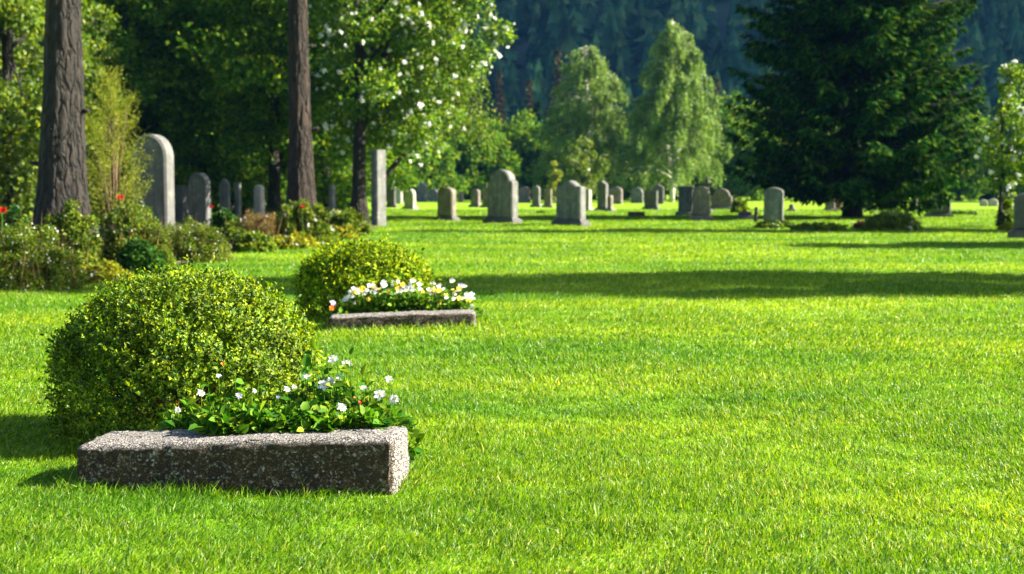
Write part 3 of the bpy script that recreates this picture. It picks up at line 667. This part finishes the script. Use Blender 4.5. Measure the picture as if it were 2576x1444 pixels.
# low brown grave box
gx = ground(1602, 545); g = thing('grave_box', 'low brown rectangular grave box on the open lawn below the birches', 'planter', (gx[0], gx[1] + .2, 0), math.radians(-6))
wv = 43 * mpp(gx[1]); mb = MB()
for (cx0, cy0, ww, dd) in ((0, -.22, wv, .06), (0, .22, wv, .06), (-wv / 2 + .03, 0, .06, .378), (wv / 2 - .03, 0, .06, .378)):
    v, f = frustum(ww, dd, ww, dd, -.02, .20, .01); v = v + np.array([cx0, cy0, 0]); mb.add(v, f)
mb.obj('box_sides', S['stonebrown'], g, False)
V, F = grid_sheet(np.linspace(-wv / 2 + .06, wv / 2 - .06, 8), np.linspace(-.19, .19, 5), lambda x, y: .15 + .02 * np.sin(x * 12)); MB().add(V, F).obj('soil', M['soil'], g)

# weathered post
gx = ground(1901, 560); p = thing('wooden_post', 'short weathered wooden post left of the framed panel headstone', 'post', (gx[0], gx[1], 0))
v, f = tube([[0, 0, -.05], [.005, 0, .2], [.012, 0, .42], [.012, 0, .50], [.01, 0, .53]], [.075, .065, .06, .065, .04], 10, .06); MB().add(v, f).obj('post', M['post'], p)

# ------------------------------------------------------------------ trees
def trunk_mesh(path, radii, mat_, parent, sides=14, rough=.05, ridges=5, branches=()):
    mb = MB().add(*tube(path, radii, sides, rough, ridges))
    for pth, rd in branches: mb.add(*tube(pth, rd, 6, .03))
    return mb.obj('trunk', mat_, parent)
def interp_path(pts, n):
    pts = np.asarray(pts, float); s = np.linspace(0, 1, len(pts)); q = np.linspace(0, 1, n)
    return np.stack([np.interp(q, s, pts[:, k]) for k in range(pts.shape[1])], -1)
def clump_leaves(mb, centers, radii, per, leafL, aspect=.65, droop=0, shell=.55, six=False):
    for c, r in zip(centers, np.broadcast_to(radii, (len(centers),))):
        n = int(per * U(.6, 1.4)); d = rdir(n); rr = r * (shell + (1 - shell) * U(0, 1, n)) * U(.75, 1.15, n)
        P = np.asarray(c) + d * rr[:, None] * np.array([1, 1, .72])
        D = unit(d * .6 + rdir(n) * .9 + np.array([0, 0, -droop])); L = leafL * U(.6, 1.3, n)
        mb.add(*leaf_cards(P, D, L, L * aspect, guide=d * .6 + np.array([0, 0, .6]), six=six))

def broadleaf(name, label, cat, loc, H, crown_c, crown_r, nclump, per, leafL, leaf, bark, tr, rz=0, group=None, clump_r=(.5, .9), blossoms=0, bl_r=.10, first=.12, shellw=.5):
    root = thing(name, label, cat, loc, rz, group)
    cc = np.asarray(crown_c, float); cr_ = np.asarray(crown_r, float)
    d = rdir(nclump); rad = U(0, 1, nclump) ** (1 / 3); rad = np.where(RNG.random(nclump) < shellw, U(.8, 1.08, nclump), rad)
    az_ = np.arctan2(d[:, 1], d[:, 0]); ph_ = U(0, 6); rad = rad * (1 + .16 * np.sin(3 * az_ + 4 * d[:, 2] + ph_) + .12 * np.sin(7 * d[:, 2] + 2 * az_ + ph_))
    Cs = cc + d * rad[:, None] * cr_
    mb = MB(); clump_leaves(mb, Cs, U(*clump_r, nclump), per, leafL, droop=.15); mb.obj('crown', leaf, root)
    z = np.linspace(0, 1, 9); path = np.stack([.10 * np.sin(z * 4) * z, .08 * np.sin(z * 3 + 1) * z, -.1 + z * (cc[2] + cr_[2] * .5)], -1)
    rd = tr * (1 - .75 * z) + tr * .5 * np.exp(-z * 18)
    br = []
    for k in range(14):
        e = Cs[RNG.integers(nclump)]; i = RNG.integers(3, 8); s = path[i]; mid = (s + e) / 2 + np.array([0, 0, .15])
        br.append(([s, mid, e], [tr * .3, tr * .18, tr * .05]))
    trunk_mesh(path, rd, bark, root, branches=br)
    if blossoms:
        mb = MB(); nb = blossoms; ci = RNG.integers(nclump, size=nb)
        ou = unit((Cs[ci] - cc) / cr_); bp_ = Cs[ci] + unit(rdir(nb) + ou * .9) * U(.7, 1.1, nb)[:, None] * clump_r[1]
        P = np.repeat(bp_, 12, 0); D = rdir(len(P)); L = bl_r * np.repeat(U(.45, 1.25, nb), 12) * U(.8, 1.2, len(P))
        mb.add(*leaf_cards(P, D, L, L * .8, six=True)); mb.obj('blossoms', M['white'], root)
    return root

def spruce(name, label, cat, loc, H, R, nwh, perwh, leaf, bark, tr, base_z, rz=0, group=None, card=.24, shape=.62, twigs=1.0, droop=.22):
    root = thing(name, label, cat, loc, rz, group); PP, DD, GG, LL = [], [], [], []; br = []
    zs = base_z + (H - base_z) * np.linspace(0, 1, nwh) ** 1.05
    for z in zs:
        f = (z - base_z) / (H - base_z); Lb = R * (1 - f) ** shape * (.55 + .45 * min(1, f / .08 + .5))
        for k in range(perwh):
            a = U(0, 2 * PI); L = Lb * U(.72, 1.04); zz = z + U(-.35, .35)
            s = np.linspace(0, 1, 12); dr = droop * (1 + .6 * (1 - f))
            path = np.stack([np.cos(a) * L * s, np.sin(a) * L * s, zz + L * (-.9 * dr * s + .55 * dr * s ** 3 - .25 * dr * np.sin(s * PI))], -1)
            br.append((path[[0, 4, 8, 11]], [.045 * L / 3, .03 * L / 3, .015 * L / 3, .005]))
            nt_ = int(max(4, L * 15 * twigs)); t_ = U(.12, 1, nt_) ** .8; q = np.stack([np.interp(t_, s, path[:, j]) for j in range(3)], -1)
            side = np.array([-math.sin(a), math.cos(a), 0]); out = np.array([math.cos(a), math.sin(a), 0])
            sg = np.where(RNG.random(nt_) < .5, -1, 1)[:, None]; tl = (L * .34 * (1.08 - t_) + .12)[:, None] * U(.5, 1.2, nt_)[:, None]
            td = unit(side * sg * .8 + out * .6 + np.array([0, 0, -.28]) + .18 * RNG.normal(size=(nt_, 3)))
            for kk in range(3):
                P = q + td * tl * (kk / 3); PP.append(P); DD.append(unit(td + np.array([0, 0, -.28]) + .3 * RNG.normal(size=(nt_, 3)))); LL.append(card * U(.6, 1.25, nt_)); GG.append(np.tile([[0, 0, 1.]], (nt_, 1)))
    P, D, L, G = np.concatenate(PP), np.concatenate(DD), np.concatenate(LL), np.concatenate(GG)
    MB().add(*leaf_cards(P, D, L, L * .34, guide=G, fold=.1)).obj('crown', leaf, root)
    z = np.linspace(0, 1, 14); path = np.stack([.05 * np.sin(z * 5), .04 * np.sin(z * 4 + 1), -.1 + z * H * .98], -1)
    trunk_mesh(path, tr * (1 - .95 * z) + tr * .6 * np.exp(-z * H / .25) + .008, bark, root, 14, .04, 6, br)
    return root

def weeping(name, label, cat, loc, H, R, nbr, leaf, bark, tr, leafL=.13, rz=0, group=None, base_z=.6, lean=0, prof=.7, tuft=0):
    def off(z): q = np.clip((np.asarray(z, float) - 1.6) / 2.2, 0, 1); return lean * q * q * (3 - 2 * q)
    root = thing(name, label, cat, loc, rz, group); PP, DD = [], []; br = []
    for k in range(nbr):
        f = U(0, 1) ** .8; z = base_z + 1.2 + (H - base_z - 1.5) * f; a = U(0, 2 * PI); L = R * (1 - f) ** prof * (U(.3, 1.1) if RNG.random() < .7 else U(.85, 1.15)) + .25
        s = np.linspace(0, 1, 10); path = np.stack([np.cos(a) * L * s + (lean if lean else 0), np.sin(a) * L * s, z + L * (.75 * s - .75 * s * s)], -1)
        br.append((path[[0, 3, 6, 9]], [.04, .025, .012, .004]))
        ns = int(5 + L * (7 if tuft else 6)); tc_ = U(.5, 1)
        for q in range(ns):
            t_ = float(np.clip(RNG.normal(tc_, .16), .15, 1)) if tuft else U(.25, 1); p0 = np.array([np.interp(t_, s, path[:, j]) for j in range(3)]) + RNG.normal(size=3) * .12
            hl = U(.5, 1.6) * (.5 + .7 * (1 - f)); m_ = int(hl * 16); u = np.sort(U(0, 1, m_))
            sway = np.array([math.cos(a), math.sin(a), 0]) * U(.05, .3)
            P = p0 + u[:, None] * np.array([0, 0, -hl]) + np.sqrt(u)[:, None] * sway + RNG.normal(size=(m_, 3)) * .05
            P[:, 2] = np.maximum(P[:, 2], base_z * U(.8, 1.6)); PP.append(P); DD.append(unit(rdir(m_) * .7 + np.array([0, 0, -.8])))
    P, D = np.concatenate(PP), np.concatenate(DD); n = len(P); L = leafL * U(.6, 1.25, n)
    MB().add(*leaf_cards(P, D, L, L * .6)).obj('crown', leaf, root)
    z = np.linspace(0, 1, 12); path = np.stack([.15 * np.sin(z * 4) + off(z * H), .1 * np.sin(z * 3 + 1), -.1 + z * H * .97], -1)
    trunk_mesh(path, tr * (1 - .93 * z) + .01, bark, root, 10, .04, 4, br)
    return root

def px_tree(X, d): return (at(X, 500, d)[0], d, -.03)

# big dark spruce on the right
D_SPR = 54.5
SPR = spruce('spruce_tree', 'huge dark spruce with branches sweeping almost to the lawn, right of the birches', 'tree', px_tree(2146, D_SPR), 25.0, 4.75, 70, 14, M['spruce'], M['barkdark'], .26, 1.7, card=.30, shape=.27, twigs=1.45)
# spruces standing outside the frame to the right, whose shadows cross the lawn
SG = 'spruces standing right of the frame'
dup(SPR, (19.8, 29.3, -.03), 2.3, (.5, .5, .34), 'smaller spruce beyond the right edge of the photo', SG)
dup(SPR, (25.5, 38.9, -.03), 4.0, (.52, .52, .69), 'taller spruce beyond the right edge of the photo', SG)

# woodland trunks on the left
def pine(label, X, d, path_px, radii, bark, crown_z, crown_r, rz):
    root = thing('pine_tree', label, 'tree', (*px_tree(X, d)[:2], -.03), 0)
    pts = [(at(x, 500, d)[0] - root.location[0], 0, z) for x, z in path_px]
    P = interp_path(pts, 60); z = P[:, 2]; r = np.interp(z, [p_[0] for p_ in radii], [p_[1] for p_ in radii])
    trunk = MB().add(*tube(P, r, 48, .03, 13))
    for k in range(7):      # root flare
        a = U(0, 2 * PI) if k > 1 else PI + .2 * k; l = r[0] * U(1.5, 2.2)
        trunk.add(*tube([[math.cos(a) * r[0] * .3, math.sin(a) * r[0] * .3, .75], [math.cos(a) * r[0] * .85, math.sin(a) * r[0] * .85, .33], [math.cos(a) * l, math.sin(a) * l, .0]], [r[0] * .3, r[0] * .36, r[0] * .2], 10, .05))
    for k in range(3):
        i = 16 + 11 * k; a_ = U(0, 2 * PI); o_ = np.array([math.cos(a_), math.sin(a_), .25]); trunk.add(*tube([P[i] + o_ * r[i] * .7, P[i] + o_ * (r[i] + .12), P[i] + o_ * (r[i] + U(.12, .25))], [.05, .035, .02], 6))
    top = P[-1]
    Cs = np.array([top + np.array([0, 0, 1.0]) + rdir(1)[0] * np.array([crown_r, crown_r, 2.4]) * U(.35, 1) for _ in range(46)])
    for c in Cs[::4]: trunk.add(*tube([top - [0, 0, U(0, 3)], (top + c) / 2, c], [.09, .06, .02], 6))
    trunk.obj('trunk', bark, root)
    mb = MB(); clump_leaves(mb, Cs, U(.6, 1.0, len(Cs)), 240, .17, .3, .2); mb.obj('crown', M['wood'], root)
    return root
pine('thick grey barked pine trunk at the far left behind the flower bed', 160, 24, [(150, -.1), (158, 1.4), (164, 2.6), (170, 4.2), (176, 9.5)], [(-.1, .52), (.6, .47), (1.3, .395), (2.5, .335), (4.2, .28), (9.5, .2)], M['bark'], 9, 2.6, 0)
pine('reddish pine trunk in the middle of the woodland edge, left of the blossom tree', 757, 30, [(760, -.1), (758, 1.2), (757, 2.6), (753, 5.2), (750, 11)], [(-.1, .42), (.9, .32), (1.4, .275), (2.6, .225), (5.2, .20), (11, .15)], M['barkred'], 11, 2.4, 0)
# blossom tree
d = 46.0
broadleaf('blossom_tree', 'blossoming tree with white flowers and bright leaves over a dark trunk', 'tree', px_tree(903, d), 9, (1.3, 0, 6.1), (2.5, 1.9, 3.9), 170, 200, .135, M['cherry'], M['barkdark'], .26, blossoms=420, bl_r=.095, clump_r=(.42, .70))
weeping('weeping_birch', 'light green tree with drooping sprays behind the right side of the blossom tree', 'tree', px_tree(955, 49), 9, 1.75, 150, M['bright'], M['barkdark'], .10, .12, base_z=2.3, lean=1.9)
# young blossoming tree at the right edge
d = ground(2516, 572)[1]
yt = broadleaf('young_blossom_tree', 'young slender tree with white blossoms by the right edge', 'tree', px_tree(2516, d), 5, (.28, 0, 2.85), (.80, .7, 1.75), 84, 70, .105, M['cherry'], M['bark'], .065, blossoms=70, bl_r=.085, clump_r=(.16, .32))
# feathery sapling beside the thick trunk
d = 27.0
root = thing('feathery_sapling', 'feathery yellow green sapling between the thick pine trunk and the huge arched headstone', 'sapling', px_tree(285, d))
mb = MB(); br = MB(); n = 260
for k in range(n):
    f = U(0, 1) ** .8; z = .5 + f * 2.75; rr = .56 * math.sin(PI * min(1, .18 + f * .84)) ** .8 + .05; a = U(0, 2 * PI); r = rr * math.sqrt(U(.1, 1))
    c = np.array([math.cos(a) * r, math.sin(a) * r, z]); m_ = 46; u = U(-.5, .7, m_)
    dr = unit(np.array([math.cos(a) * .6, math.sin(a) * .6, .8])); P = c + dr * u[:, None] * .42 + RNG.normal(size=(m_, 3)) * .04
    mb.add(*leaf_cards(P, unit(dr + .6 * RNG.normal(size=(m_, 3))), .055 * U(.6, 1.3, m_), .014))
    if k % 9 == 0: br.add(*tube([[U(-.06, .06), U(-.06, .06), -.05], c * np.array([.4, .4, .55]), c], [.022, .014, .004], 5))
mb.obj('crown', M['sapling'], root); br.obj('trunk', M['twig'], root)
# two birches
weeping('birch_tree', 'shorter left birch of the two sunlit birches in the middle distance', 'tree', px_tree(1475, 117), at(0, 108, 117)[2], 3.9, 215, M['birch'], M['birchbark'], .2, .17, prof=.42, tuft=1, group='sunlit birches')
weeping('birch_tree', 'taller right birch of the two sunlit birches in the middle distance', 'tree', px_tree(1690, 113), at(0, 38, 113)[2], 4.6, 270, M['birch'], M['birchbark'], .22, .17, prof=.62, tuft=1, group='sunlit birches')
broadleaf('young_tree', 'small bright yellow green tree in front of the left birch', 'tree', px_tree(1462, 108), 4, (0, 0, 2.6), (1.3, 1.2, 2.0), 46, 120, .2, M['bright'], M['twig'], .08, clump_r=(.3, .6))
broadleaf('young_tree', 'thin yellowish sapling left of the small bright tree', 'tree', px_tree(1396, 106), 3, (0, 0, 1.6), (.35, .35, 1.3), 16, 70, .16, M['sapling'], M['twig'], .05, clump_r=(.2, .35))

# woodland on the left: broadleaf prototypes and copies
WG = 'woodland trees behind the flower bed'
W0 = broadleaf('woodland_tree', 'tall dark green woodland tree directly behind the middle pine trunk', 'tree', px_tree(690, 50), 14, (0, 0, 6.6), (3.0, 2.8, 5.4), 150, 250, .20, M['wood'], M['barkdark'], .22, group=WG, clump_r=(.6, 1.05))
W1 = broadleaf('woodland_tree', 'broad dark woodland tree above the medium arched headstone', 'tree', px_tree(480, 54), 14, (0, 0, 6.0), (3.3, 2.8, 5.2), 150, 250, .20, M['wood'], M['barkdark'], .24, 0, WG, (.6, 1.1))
W2 = broadleaf('woodland_tree', 'bright sunlit woodland tree left of the thick pine trunk', 'tree', px_tree(20, 36), 12, (0, 0, 4.2), (1.9, 2.0, 4.0), 110, 230, .15, M['bright'], M['barkdark'], .16, 0, WG, (.45, .8))
for k, (src, X, d, s, lab) in enumerate([
    (W1, 330, 50, .95, 'dark woodland tree rising behind the feathery sapling'),
    (W0, 580, 60, 1.1, 'dark woodland tree between the medium arched headstone and the middle pine, farther back'),
    (W0, 820, 58, .95, 'dark woodland tree just right of the middle pine trunk, behind the blossom tree'),
    (W1, 215, 58, 1.05, 'dark woodland tree showing just right of the thick pine trunk'),
    (W1, 90, 62, 1.1, 'dark woodland tree hidden mostly by the thick pine trunk'),
    (W2, -130, 40, 1.0, 'bright woodland tree cut by the left edge of the photo'),
    (W2, 75, 44, 1.0, 'bright woodland tree filling the gap left of the thick pine, farther back'),
    (W0, 950, 66, 1.0, 'woodland tree whose dark foliage backs the blossom tree'),
    (W1, 400, 72, 1.2, 'rearmost dark woodland tree behind the huge arched headstone'),
    (W1, 700, 75, 1.2, 'rearmost dark woodland tree behind the middle pine'),
    (W0, 160, 78, 1.3, 'rearmost dark woodland tree behind the thick pine'),
    (W0, 880, 80, 1.15, 'rearmost dark woodland tree behind the tall pale pillar stone'),
    (W0, -80, 66, 1.2, 'dark woodland tree at the left edge behind the bright ones')]):
    dup(src, (at(X, 500, d)[0], d, -.03), .9 * k + .4, (s, s, s * U(.95, 1.1)), lab, WG)
dup(W0, (14.9, 17.9, -.03), 2.2, (.66, .66, .97), 'broad leafed tree beyond the right edge of the photo', 'trees right of the frame')
dup(W1, (20.5, 17.2, -.03), .7, (.55, .6, .8), 'broad leafed tree farthest beyond the right edge of the photo', 'trees right of the frame')
# low dark undergrowth shrubs closing the wood near the ground
SH = broadleaf('woodland_shrub', 'dark shrub under the woodland behind the medium arched headstone', 'shrub', px_tree(520, 66), 2, (0, 0, 1.0), (2.6, 1.2, 1.0), 60, 170, .17, M['wood'], M['barkdark'], .05, 0, 'shrubs under the woodland', (.4, .7))
for k, (X, d, s, lab) in enumerate([(330, 66, 1, 'dark shrub under the woodland behind the huge arched headstone'), (690, 70, 1, 'dark shrub under the woodland behind the middle pine trunk'), (840, 72, 1, 'dark shrub under the woodland behind the blossom tree trunk'), (150, 60, 1, 'dark shrub under the woodland behind the thick pine trunk'), (40, 50, .9, 'dark shrub under the woodland at the left edge')]):
    dup(SH, (at(X, 500, d)[0], d, -.03), 1.3 * k, (s, s, s * 1.3), lab)

# far tree line
TG = 'far tree line across the lawn'
C0 = spruce('conifer_tree', 'dark conifer of the far tree line above the slim edge on headstone', 'tree', px_tree(1060, 128), 12, 2.6, 20, 8, M['conifer'], M['barkdark'], .18, .4, 0, TG, card=.55, shape=.75, twigs=.55)
K0 = spruce('conifer_tree', 'tall brown tinged conifer left of the left birch, tallest of the brownish ones', 'tree', px_tree(1400, 175), 17.5, 2.3, 20, 8, M['browncon'], M['barkdark'], .18, .8, 0, TG, card=.6, shape=.8, twigs=.5)
L0 = broadleaf('lime_tree', 'round dark tree of the far tree line behind the tallest lawn headstone', 'tree', px_tree(1290, 132), 8, (0, 0, 3.9), (3.2, 2.6, 3.6), 90, 150, .34, M['wood'], M['barkdark'], .2, 0, TG, (.7, 1.2))
for k, (src, X, d, s, lab) in enumerate([
    (C0, 1150, 134, .95, 'dark conifer of the far tree line above the dark fronted arched headstone'),
    (C0, 1225, 140, .92, 'dark conifer of the far tree line left of the tallest lawn headstone'),
    (L0, 1120, 126, .9, 'low round dark tree under the conifers left of the tallest headstone'),
    (L0, 1010, 124, 1.0, 'round dark tree of the far tree line right of the tall pale pillar stone'),
    (L0, 1215, 128, .85, 'low round dark tree just left of the tallest lawn headstone'),
    (C0, 1350, 142, .80, 'dark conifer of the far tree line left of the left birch'),
    (L0, 1385, 130, .95, 'round dark tree of the far tree line above the curved peaked headstone'),
    (K0, 1330, 170, .78, 'brownish conifer behind the dark tree line, left of the tallest brownish one'),
    (K0, 1255, 178, .86, 'brownish conifer farthest left behind the dark tree line'),
    (L0, 1560, 132, .9, 'dark tree filling the gap between the two birches'),
    (L0, 1480, 134, .9, 'dark tree behind the left birch'),
    (L0, 1700, 136, .9, 'dark tree behind the taller birch'),
    (L0, 1610, 128, .7, 'low dark tree behind the stones between the birches'),
    (L0, 1835, 128, 1.15, 'green tree between the taller birch and the big spruce'),
    (L0, 1900, 122, .95, 'round tree at the left edge of the big spruce'),
    (K0, 1800, 168, .78, 'brownish conifer showing right of the taller birch'),
    (K0, 1860, 176, .62, 'short brownish conifer left of the big spruce'),
    (L0, 2020, 126, 1.0, 'dark tree seen below the left branches of the big spruce'),
    (L0, 2150, 128, 1.0, 'dark tree seen behind the spruce trunk'),
    (L0, 2280, 126, 1.0, 'dark tree seen below the right branches of the big spruce'),
    (L0, 2410, 122, 1.0, 'dark tree right of the big spruce'),
    (C0, 2520, 118, .75, 'dark conifer behind the young blossom tree'),
    (L0, 2600, 112, 1.0, 'dark tree at the right edge behind the young blossom tree'),
    (C0, 2455, 135, .95, 'dark conifer between the big spruce and the young blossom tree')]):
    dup(src, (at(X, 500, d)[0], d, -.03), .8 * k + .3, (s, s, s), lab, TG)

# ------------------------------------------------------------------ flower bed on the left
BG = 'plants of the flower bed'
def bed_plant(label, X0, X1, Yt, Yb, leaf, nclump, per, leafL, aspect=.6, white=0, stalks=0, droop=0, dist=None, wr=.03, wmat='white', tip='bedbrown', flatc=.5, name='bedding_shrub', cat='shrub', group=BG):
    g_ = ground((X0 + X1) / 2, Yb); d = g_[1] if dist is None else dist
    c = at((X0 + X1) / 2, Yb, d); W_ = (X1 - X0) * mpp(d) / 2; H = at(0, Yt, d)[2] * 1.03; Dp = max(.3, W_ * .75)
    root = thing(name, label, cat, (c[0], d + Dp * .6, -.02), 0, group)
    a = U(0, 2 * PI, nclump); r = np.sqrt(U(0, 1, nclump)); hgt = np.sqrt(np.clip(1 - r ** 2.4, .05, 1)) * U(.62, 1.05, nclump)
    ht = H * hgt * np.where(RNG.random(nclump) < .75, 1, U(.3, .9, nclump))
    Cs = np.stack([np.cos(a) * r * W_, np.sin(a) * r * Dp, np.maximum(.05, ht - .06)], -1)
    mb = MB(); cr0 = max(.10, min(W_, H) * .17)
    clump_leaves(mb, Cs, U(.7, 1.25, nclump) * cr0, per, leafL, aspect, droop, .3)
    Cl = Cs.copy(); Cl[:, 2] *= U(.15, .75, nclump); clump_leaves(mb, Cl, U(.8, 1.3, nclump) * cr0 * 1.1, per // 2, leafL, aspect, droop, .3)
    mb.obj('foliage', leaf, root)
    if stalks:
        ms = MB()
        i = RNG.integers(nclump, size=stalks); P = np.stack([Cs[i, 0] + U(-.1, .1, stalks), Cs[i, 1] + U(-.1, .1, stalks), np.zeros(stalks)], -1)
        D = unit(np.stack([RNG.normal(0, .18, stalks), RNG.normal(0, .18, stalks), np.ones(stalks)], -1)); L = (Cs[i, 2] + .1) * U(.7, 1.2, stalks)
        ms.add(*leaf_cards(P, D, L, .012, fold=.1)); ms.obj('stalks', M[tip], root)
    if white:
        mw = MB(); i = RNG.integers(nclump, size=white); P = Cs[i] + rdir(white) * np.array([1, 1, .8]) * cr0 * 1.05
        P = np.repeat(P, 6, 0); D = rdir(len(P)); L = wr * U(.6, 1.3, len(P)); mw.add(*leaf_cards(P, D, L, L * .8, six=True)); mw.obj('blossoms', M[wmat], root)
    return root
bp = bed_plant
bp('round flowering shrub with pale blossoms and brown stems at the left edge', -90, 185, 560, 732, M['bedgreen'], 130, 130, .038, .45, 250, 380, wr=.015)
bp('dark leafy shrub at the foot of the thick pine trunk', 85, 250, 512, 690, M['bedgreen'], 90, 120, .05, .7, 80, 80, wr=.02)
bp('mixed shrub with small white blossoms in the middle of the flower bed', 215, 420, 514, 684, M['bedgreen'], 130, 130, .042, .5, 170, 260, wr=.015)
bp('pale grassy shrub with white blossoms below the huge arched headstone', 380, 565, 545, 662, M['bedgreen'], 120, 120, .042, .4, 150, 260, wr=.015)
bp('low dark teal leafed plant at the front of the flower bed', 290, 400, 604, 694, M['bedteal'], 34, 110, .07, .6, 8)
bp('low yellow green plant with white blossoms at the front of the flower bed', 190, 320, 655, 712, M['bedyellow'], 40, 80, .055, .6, 50, 30, wr=.028)
bp('bright low ground plant with white blossoms at the right front of the bed', 540, 690, 572, 634, M['bedgreen'], 44, 110, .075, .7, 60, 0, wr=.04)
bp('clump of brown dry stalks in the middle of the bed', 585, 705, 524, 618, M['bedbrown'], 44, 80, .06, .25, 12, 420, wr=.04, dist=27.5)
bp('grey green shrub with brown stems below the middle pine trunk', 680, 840, 506, 606, M['bedgreen'], 64, 110, .085, .4, 40, 260, wr=.045, dist=28.0)
bp('dull green shrub at the foot of the blossom tree', 800, 925, 528, 592, M['bedgreen'], 46, 100, .10, .5, 20, 120, wr=.05)
bp('low yellow flowering plant at the right tip of the bed', 815, 900, 566, 604, M['bedyellow'], 26, 80, .08, .7, 26, 0, wr=.05, wmat='yellow')
bp('low leafy plant with white blossoms below the dry stalks', 640, 800, 585, 630, M['bedyellow'], 36, 80, .07, .7, 30, 0, wr=.045)
bp('dark leafy plants left of the thick pine trunk', -60, 90, 520, 600, M['bedteal'], 40, 100, .08, .6, 10, 60, wr=.04)
bp('green shrub between the medium arched headstone and the dry stalks', 520, 610, 528, 600, M['bedteal'], 40, 100, .085, .6, 20, 40, wr=.04)
bp('green undergrowth behind the flower bed around the shaded headstones', 540, 740, 518, 560, M['bedteal'], 60, 100, .12, .6, 20, 120, wr=.05)
bp('yellow and green perennial with pale blooms in front of the huge arched headstone', 330, 400, 478, 620, M['bedyellow'], 30, 70, .075, .7, 14, 40, wr=.05)
bp('low mixed green and brown plants at the edge of the lawn below the medium headstone', 420, 560, 588, 652, M['bedgreen'], 70, 90, .05, .5, 90, 60, wr=.02)
bp('low green ground cover between the front shrubs and the dry stalks', 545, 640, 556, 622, M['bedgreen'], 50, 90, .06, .5, 40, 30, wr=.025)
def red_flower(X, Y, d, label, s=1.0):
    p = at(X, Y, d); r = thing('red_flower', label, 'flower', (p[0], d, 0), 0, 'red flowers of the bed')
    MB().add(*tube([[.02, 0, 0], [.01, 0, p[2] * .5], [0, 0, p[2] - .03]], [.006, .005, .004], 5)).obj('stem', M['herb'], r)
    mb = MB(); n = 9; a = np.linspace(0, 2 * PI, n, endpoint=False); D = np.stack([np.cos(a) * .7, np.sin(a) * .7, np.full(n, .8)], -1)
    mb.add(*leaf_cards(np.tile([[0, 0, p[2] - .04]], (n, 1)), D, .085 * s, .06 * s, six=True)); mb.obj('petals', M['red'], r)
red_flower(303, 495, 22.5, 'red flower before the feathery sapling, left of the huge arched headstone')
red_flower(4, 527, 17.5, 'large red flower at the very left edge of the photo', 1.1)
red_flower(532, 519, 33, 'dark red flower right of the medium arched headstone')
red_flower(760, 519, 27, 'small orange red flower at the foot of the middle pine', .9)
# plants on the far lawn
bp('dense leafy plant with white blossoms right of the spruce trunk', 2185, 2325, 534, 582, M['bright'], 60, 50, .16, .35, 60, 0, wr=.06, group='plants around the big spruce')
bp('small maroon leaved plant right of the spruce trunk', 2158, 2190, 558, 578, M['maroon'], 18, 60, .09, .7, 4, 0, wr=.05, group='plants around the big spruce')
bp('bushy pale green plant left of the wooden post', 1842, 1882, 504, 536, M['bright'], 26, 80, .15, .6, group='plants around the big spruce')
bp('low green plants at the foot of the framed panel headstone', 1905, 2000, 556, 574, M['bright'], 40, 50, .10, .6, 14, 0, wr=.04, group='plants around the big spruce')
bp('low fern like green plants left of the spruce trunk', 2000, 2130, 562, 580, M['bright'], 46, 40, .12, .5, group='plants around the big spruce')
for X, lab in ((2402, 'left of three small dark tufts on the lawn right of the spruce'), (2421, 'middle of three small dark tufts on the lawn right of the spruce'), (2447, 'right of three small dark tufts on the lawn right of the spruce')):
    bp(lab, X - 8, X + 9, 532, 541, M['bedteal'], 10, 40, .12, .5, group='small dark tufts', name='grass_tuft', cat='plant')
bp('yellow and orange flowering plant beside the dark headstone at the right edge', 2524, 2562, 564, 580, M['bedyellow'], 20, 60, .08, .6, 14, 0, wr=.05, wmat='orange', group='plants around the big spruce')
bp('clipped upright pale green shrub right of the young blossom tree stem', 2522, 2545, 500, 572, M['bright'], 40, 90, .09, .6, group='plants around the big spruce')
bp('tiny dark plant on the far lawn left of the tallest headstone', 1853 - 500, 1866 - 500, 530, 538, M['bedteal'], 8, 40, .1, .5, name='grass_tuft', cat='plant', group='small dark tufts')

# bed soil
a = np.linspace(0, 2 * PI, 60, endpoint=False)
pa = [ground(x, y) for x, y in ((-260, 735), (120, 728), (300, 700), (420, 680), (600, 632), (780, 618), (930, 585), (960, 566), (500, 560), (-300, 600))]
q = np.array([(x, y, .045) for x, y in pa]); o = MB().add(q, [np.arange(len(q))[None]]).obj('soil', M['soil'], smooth=False); tag(o, 'dark soil of the flower bed', 'soil', kind='structure')

build_grass()
print('objects', len(bpy.data.objects))
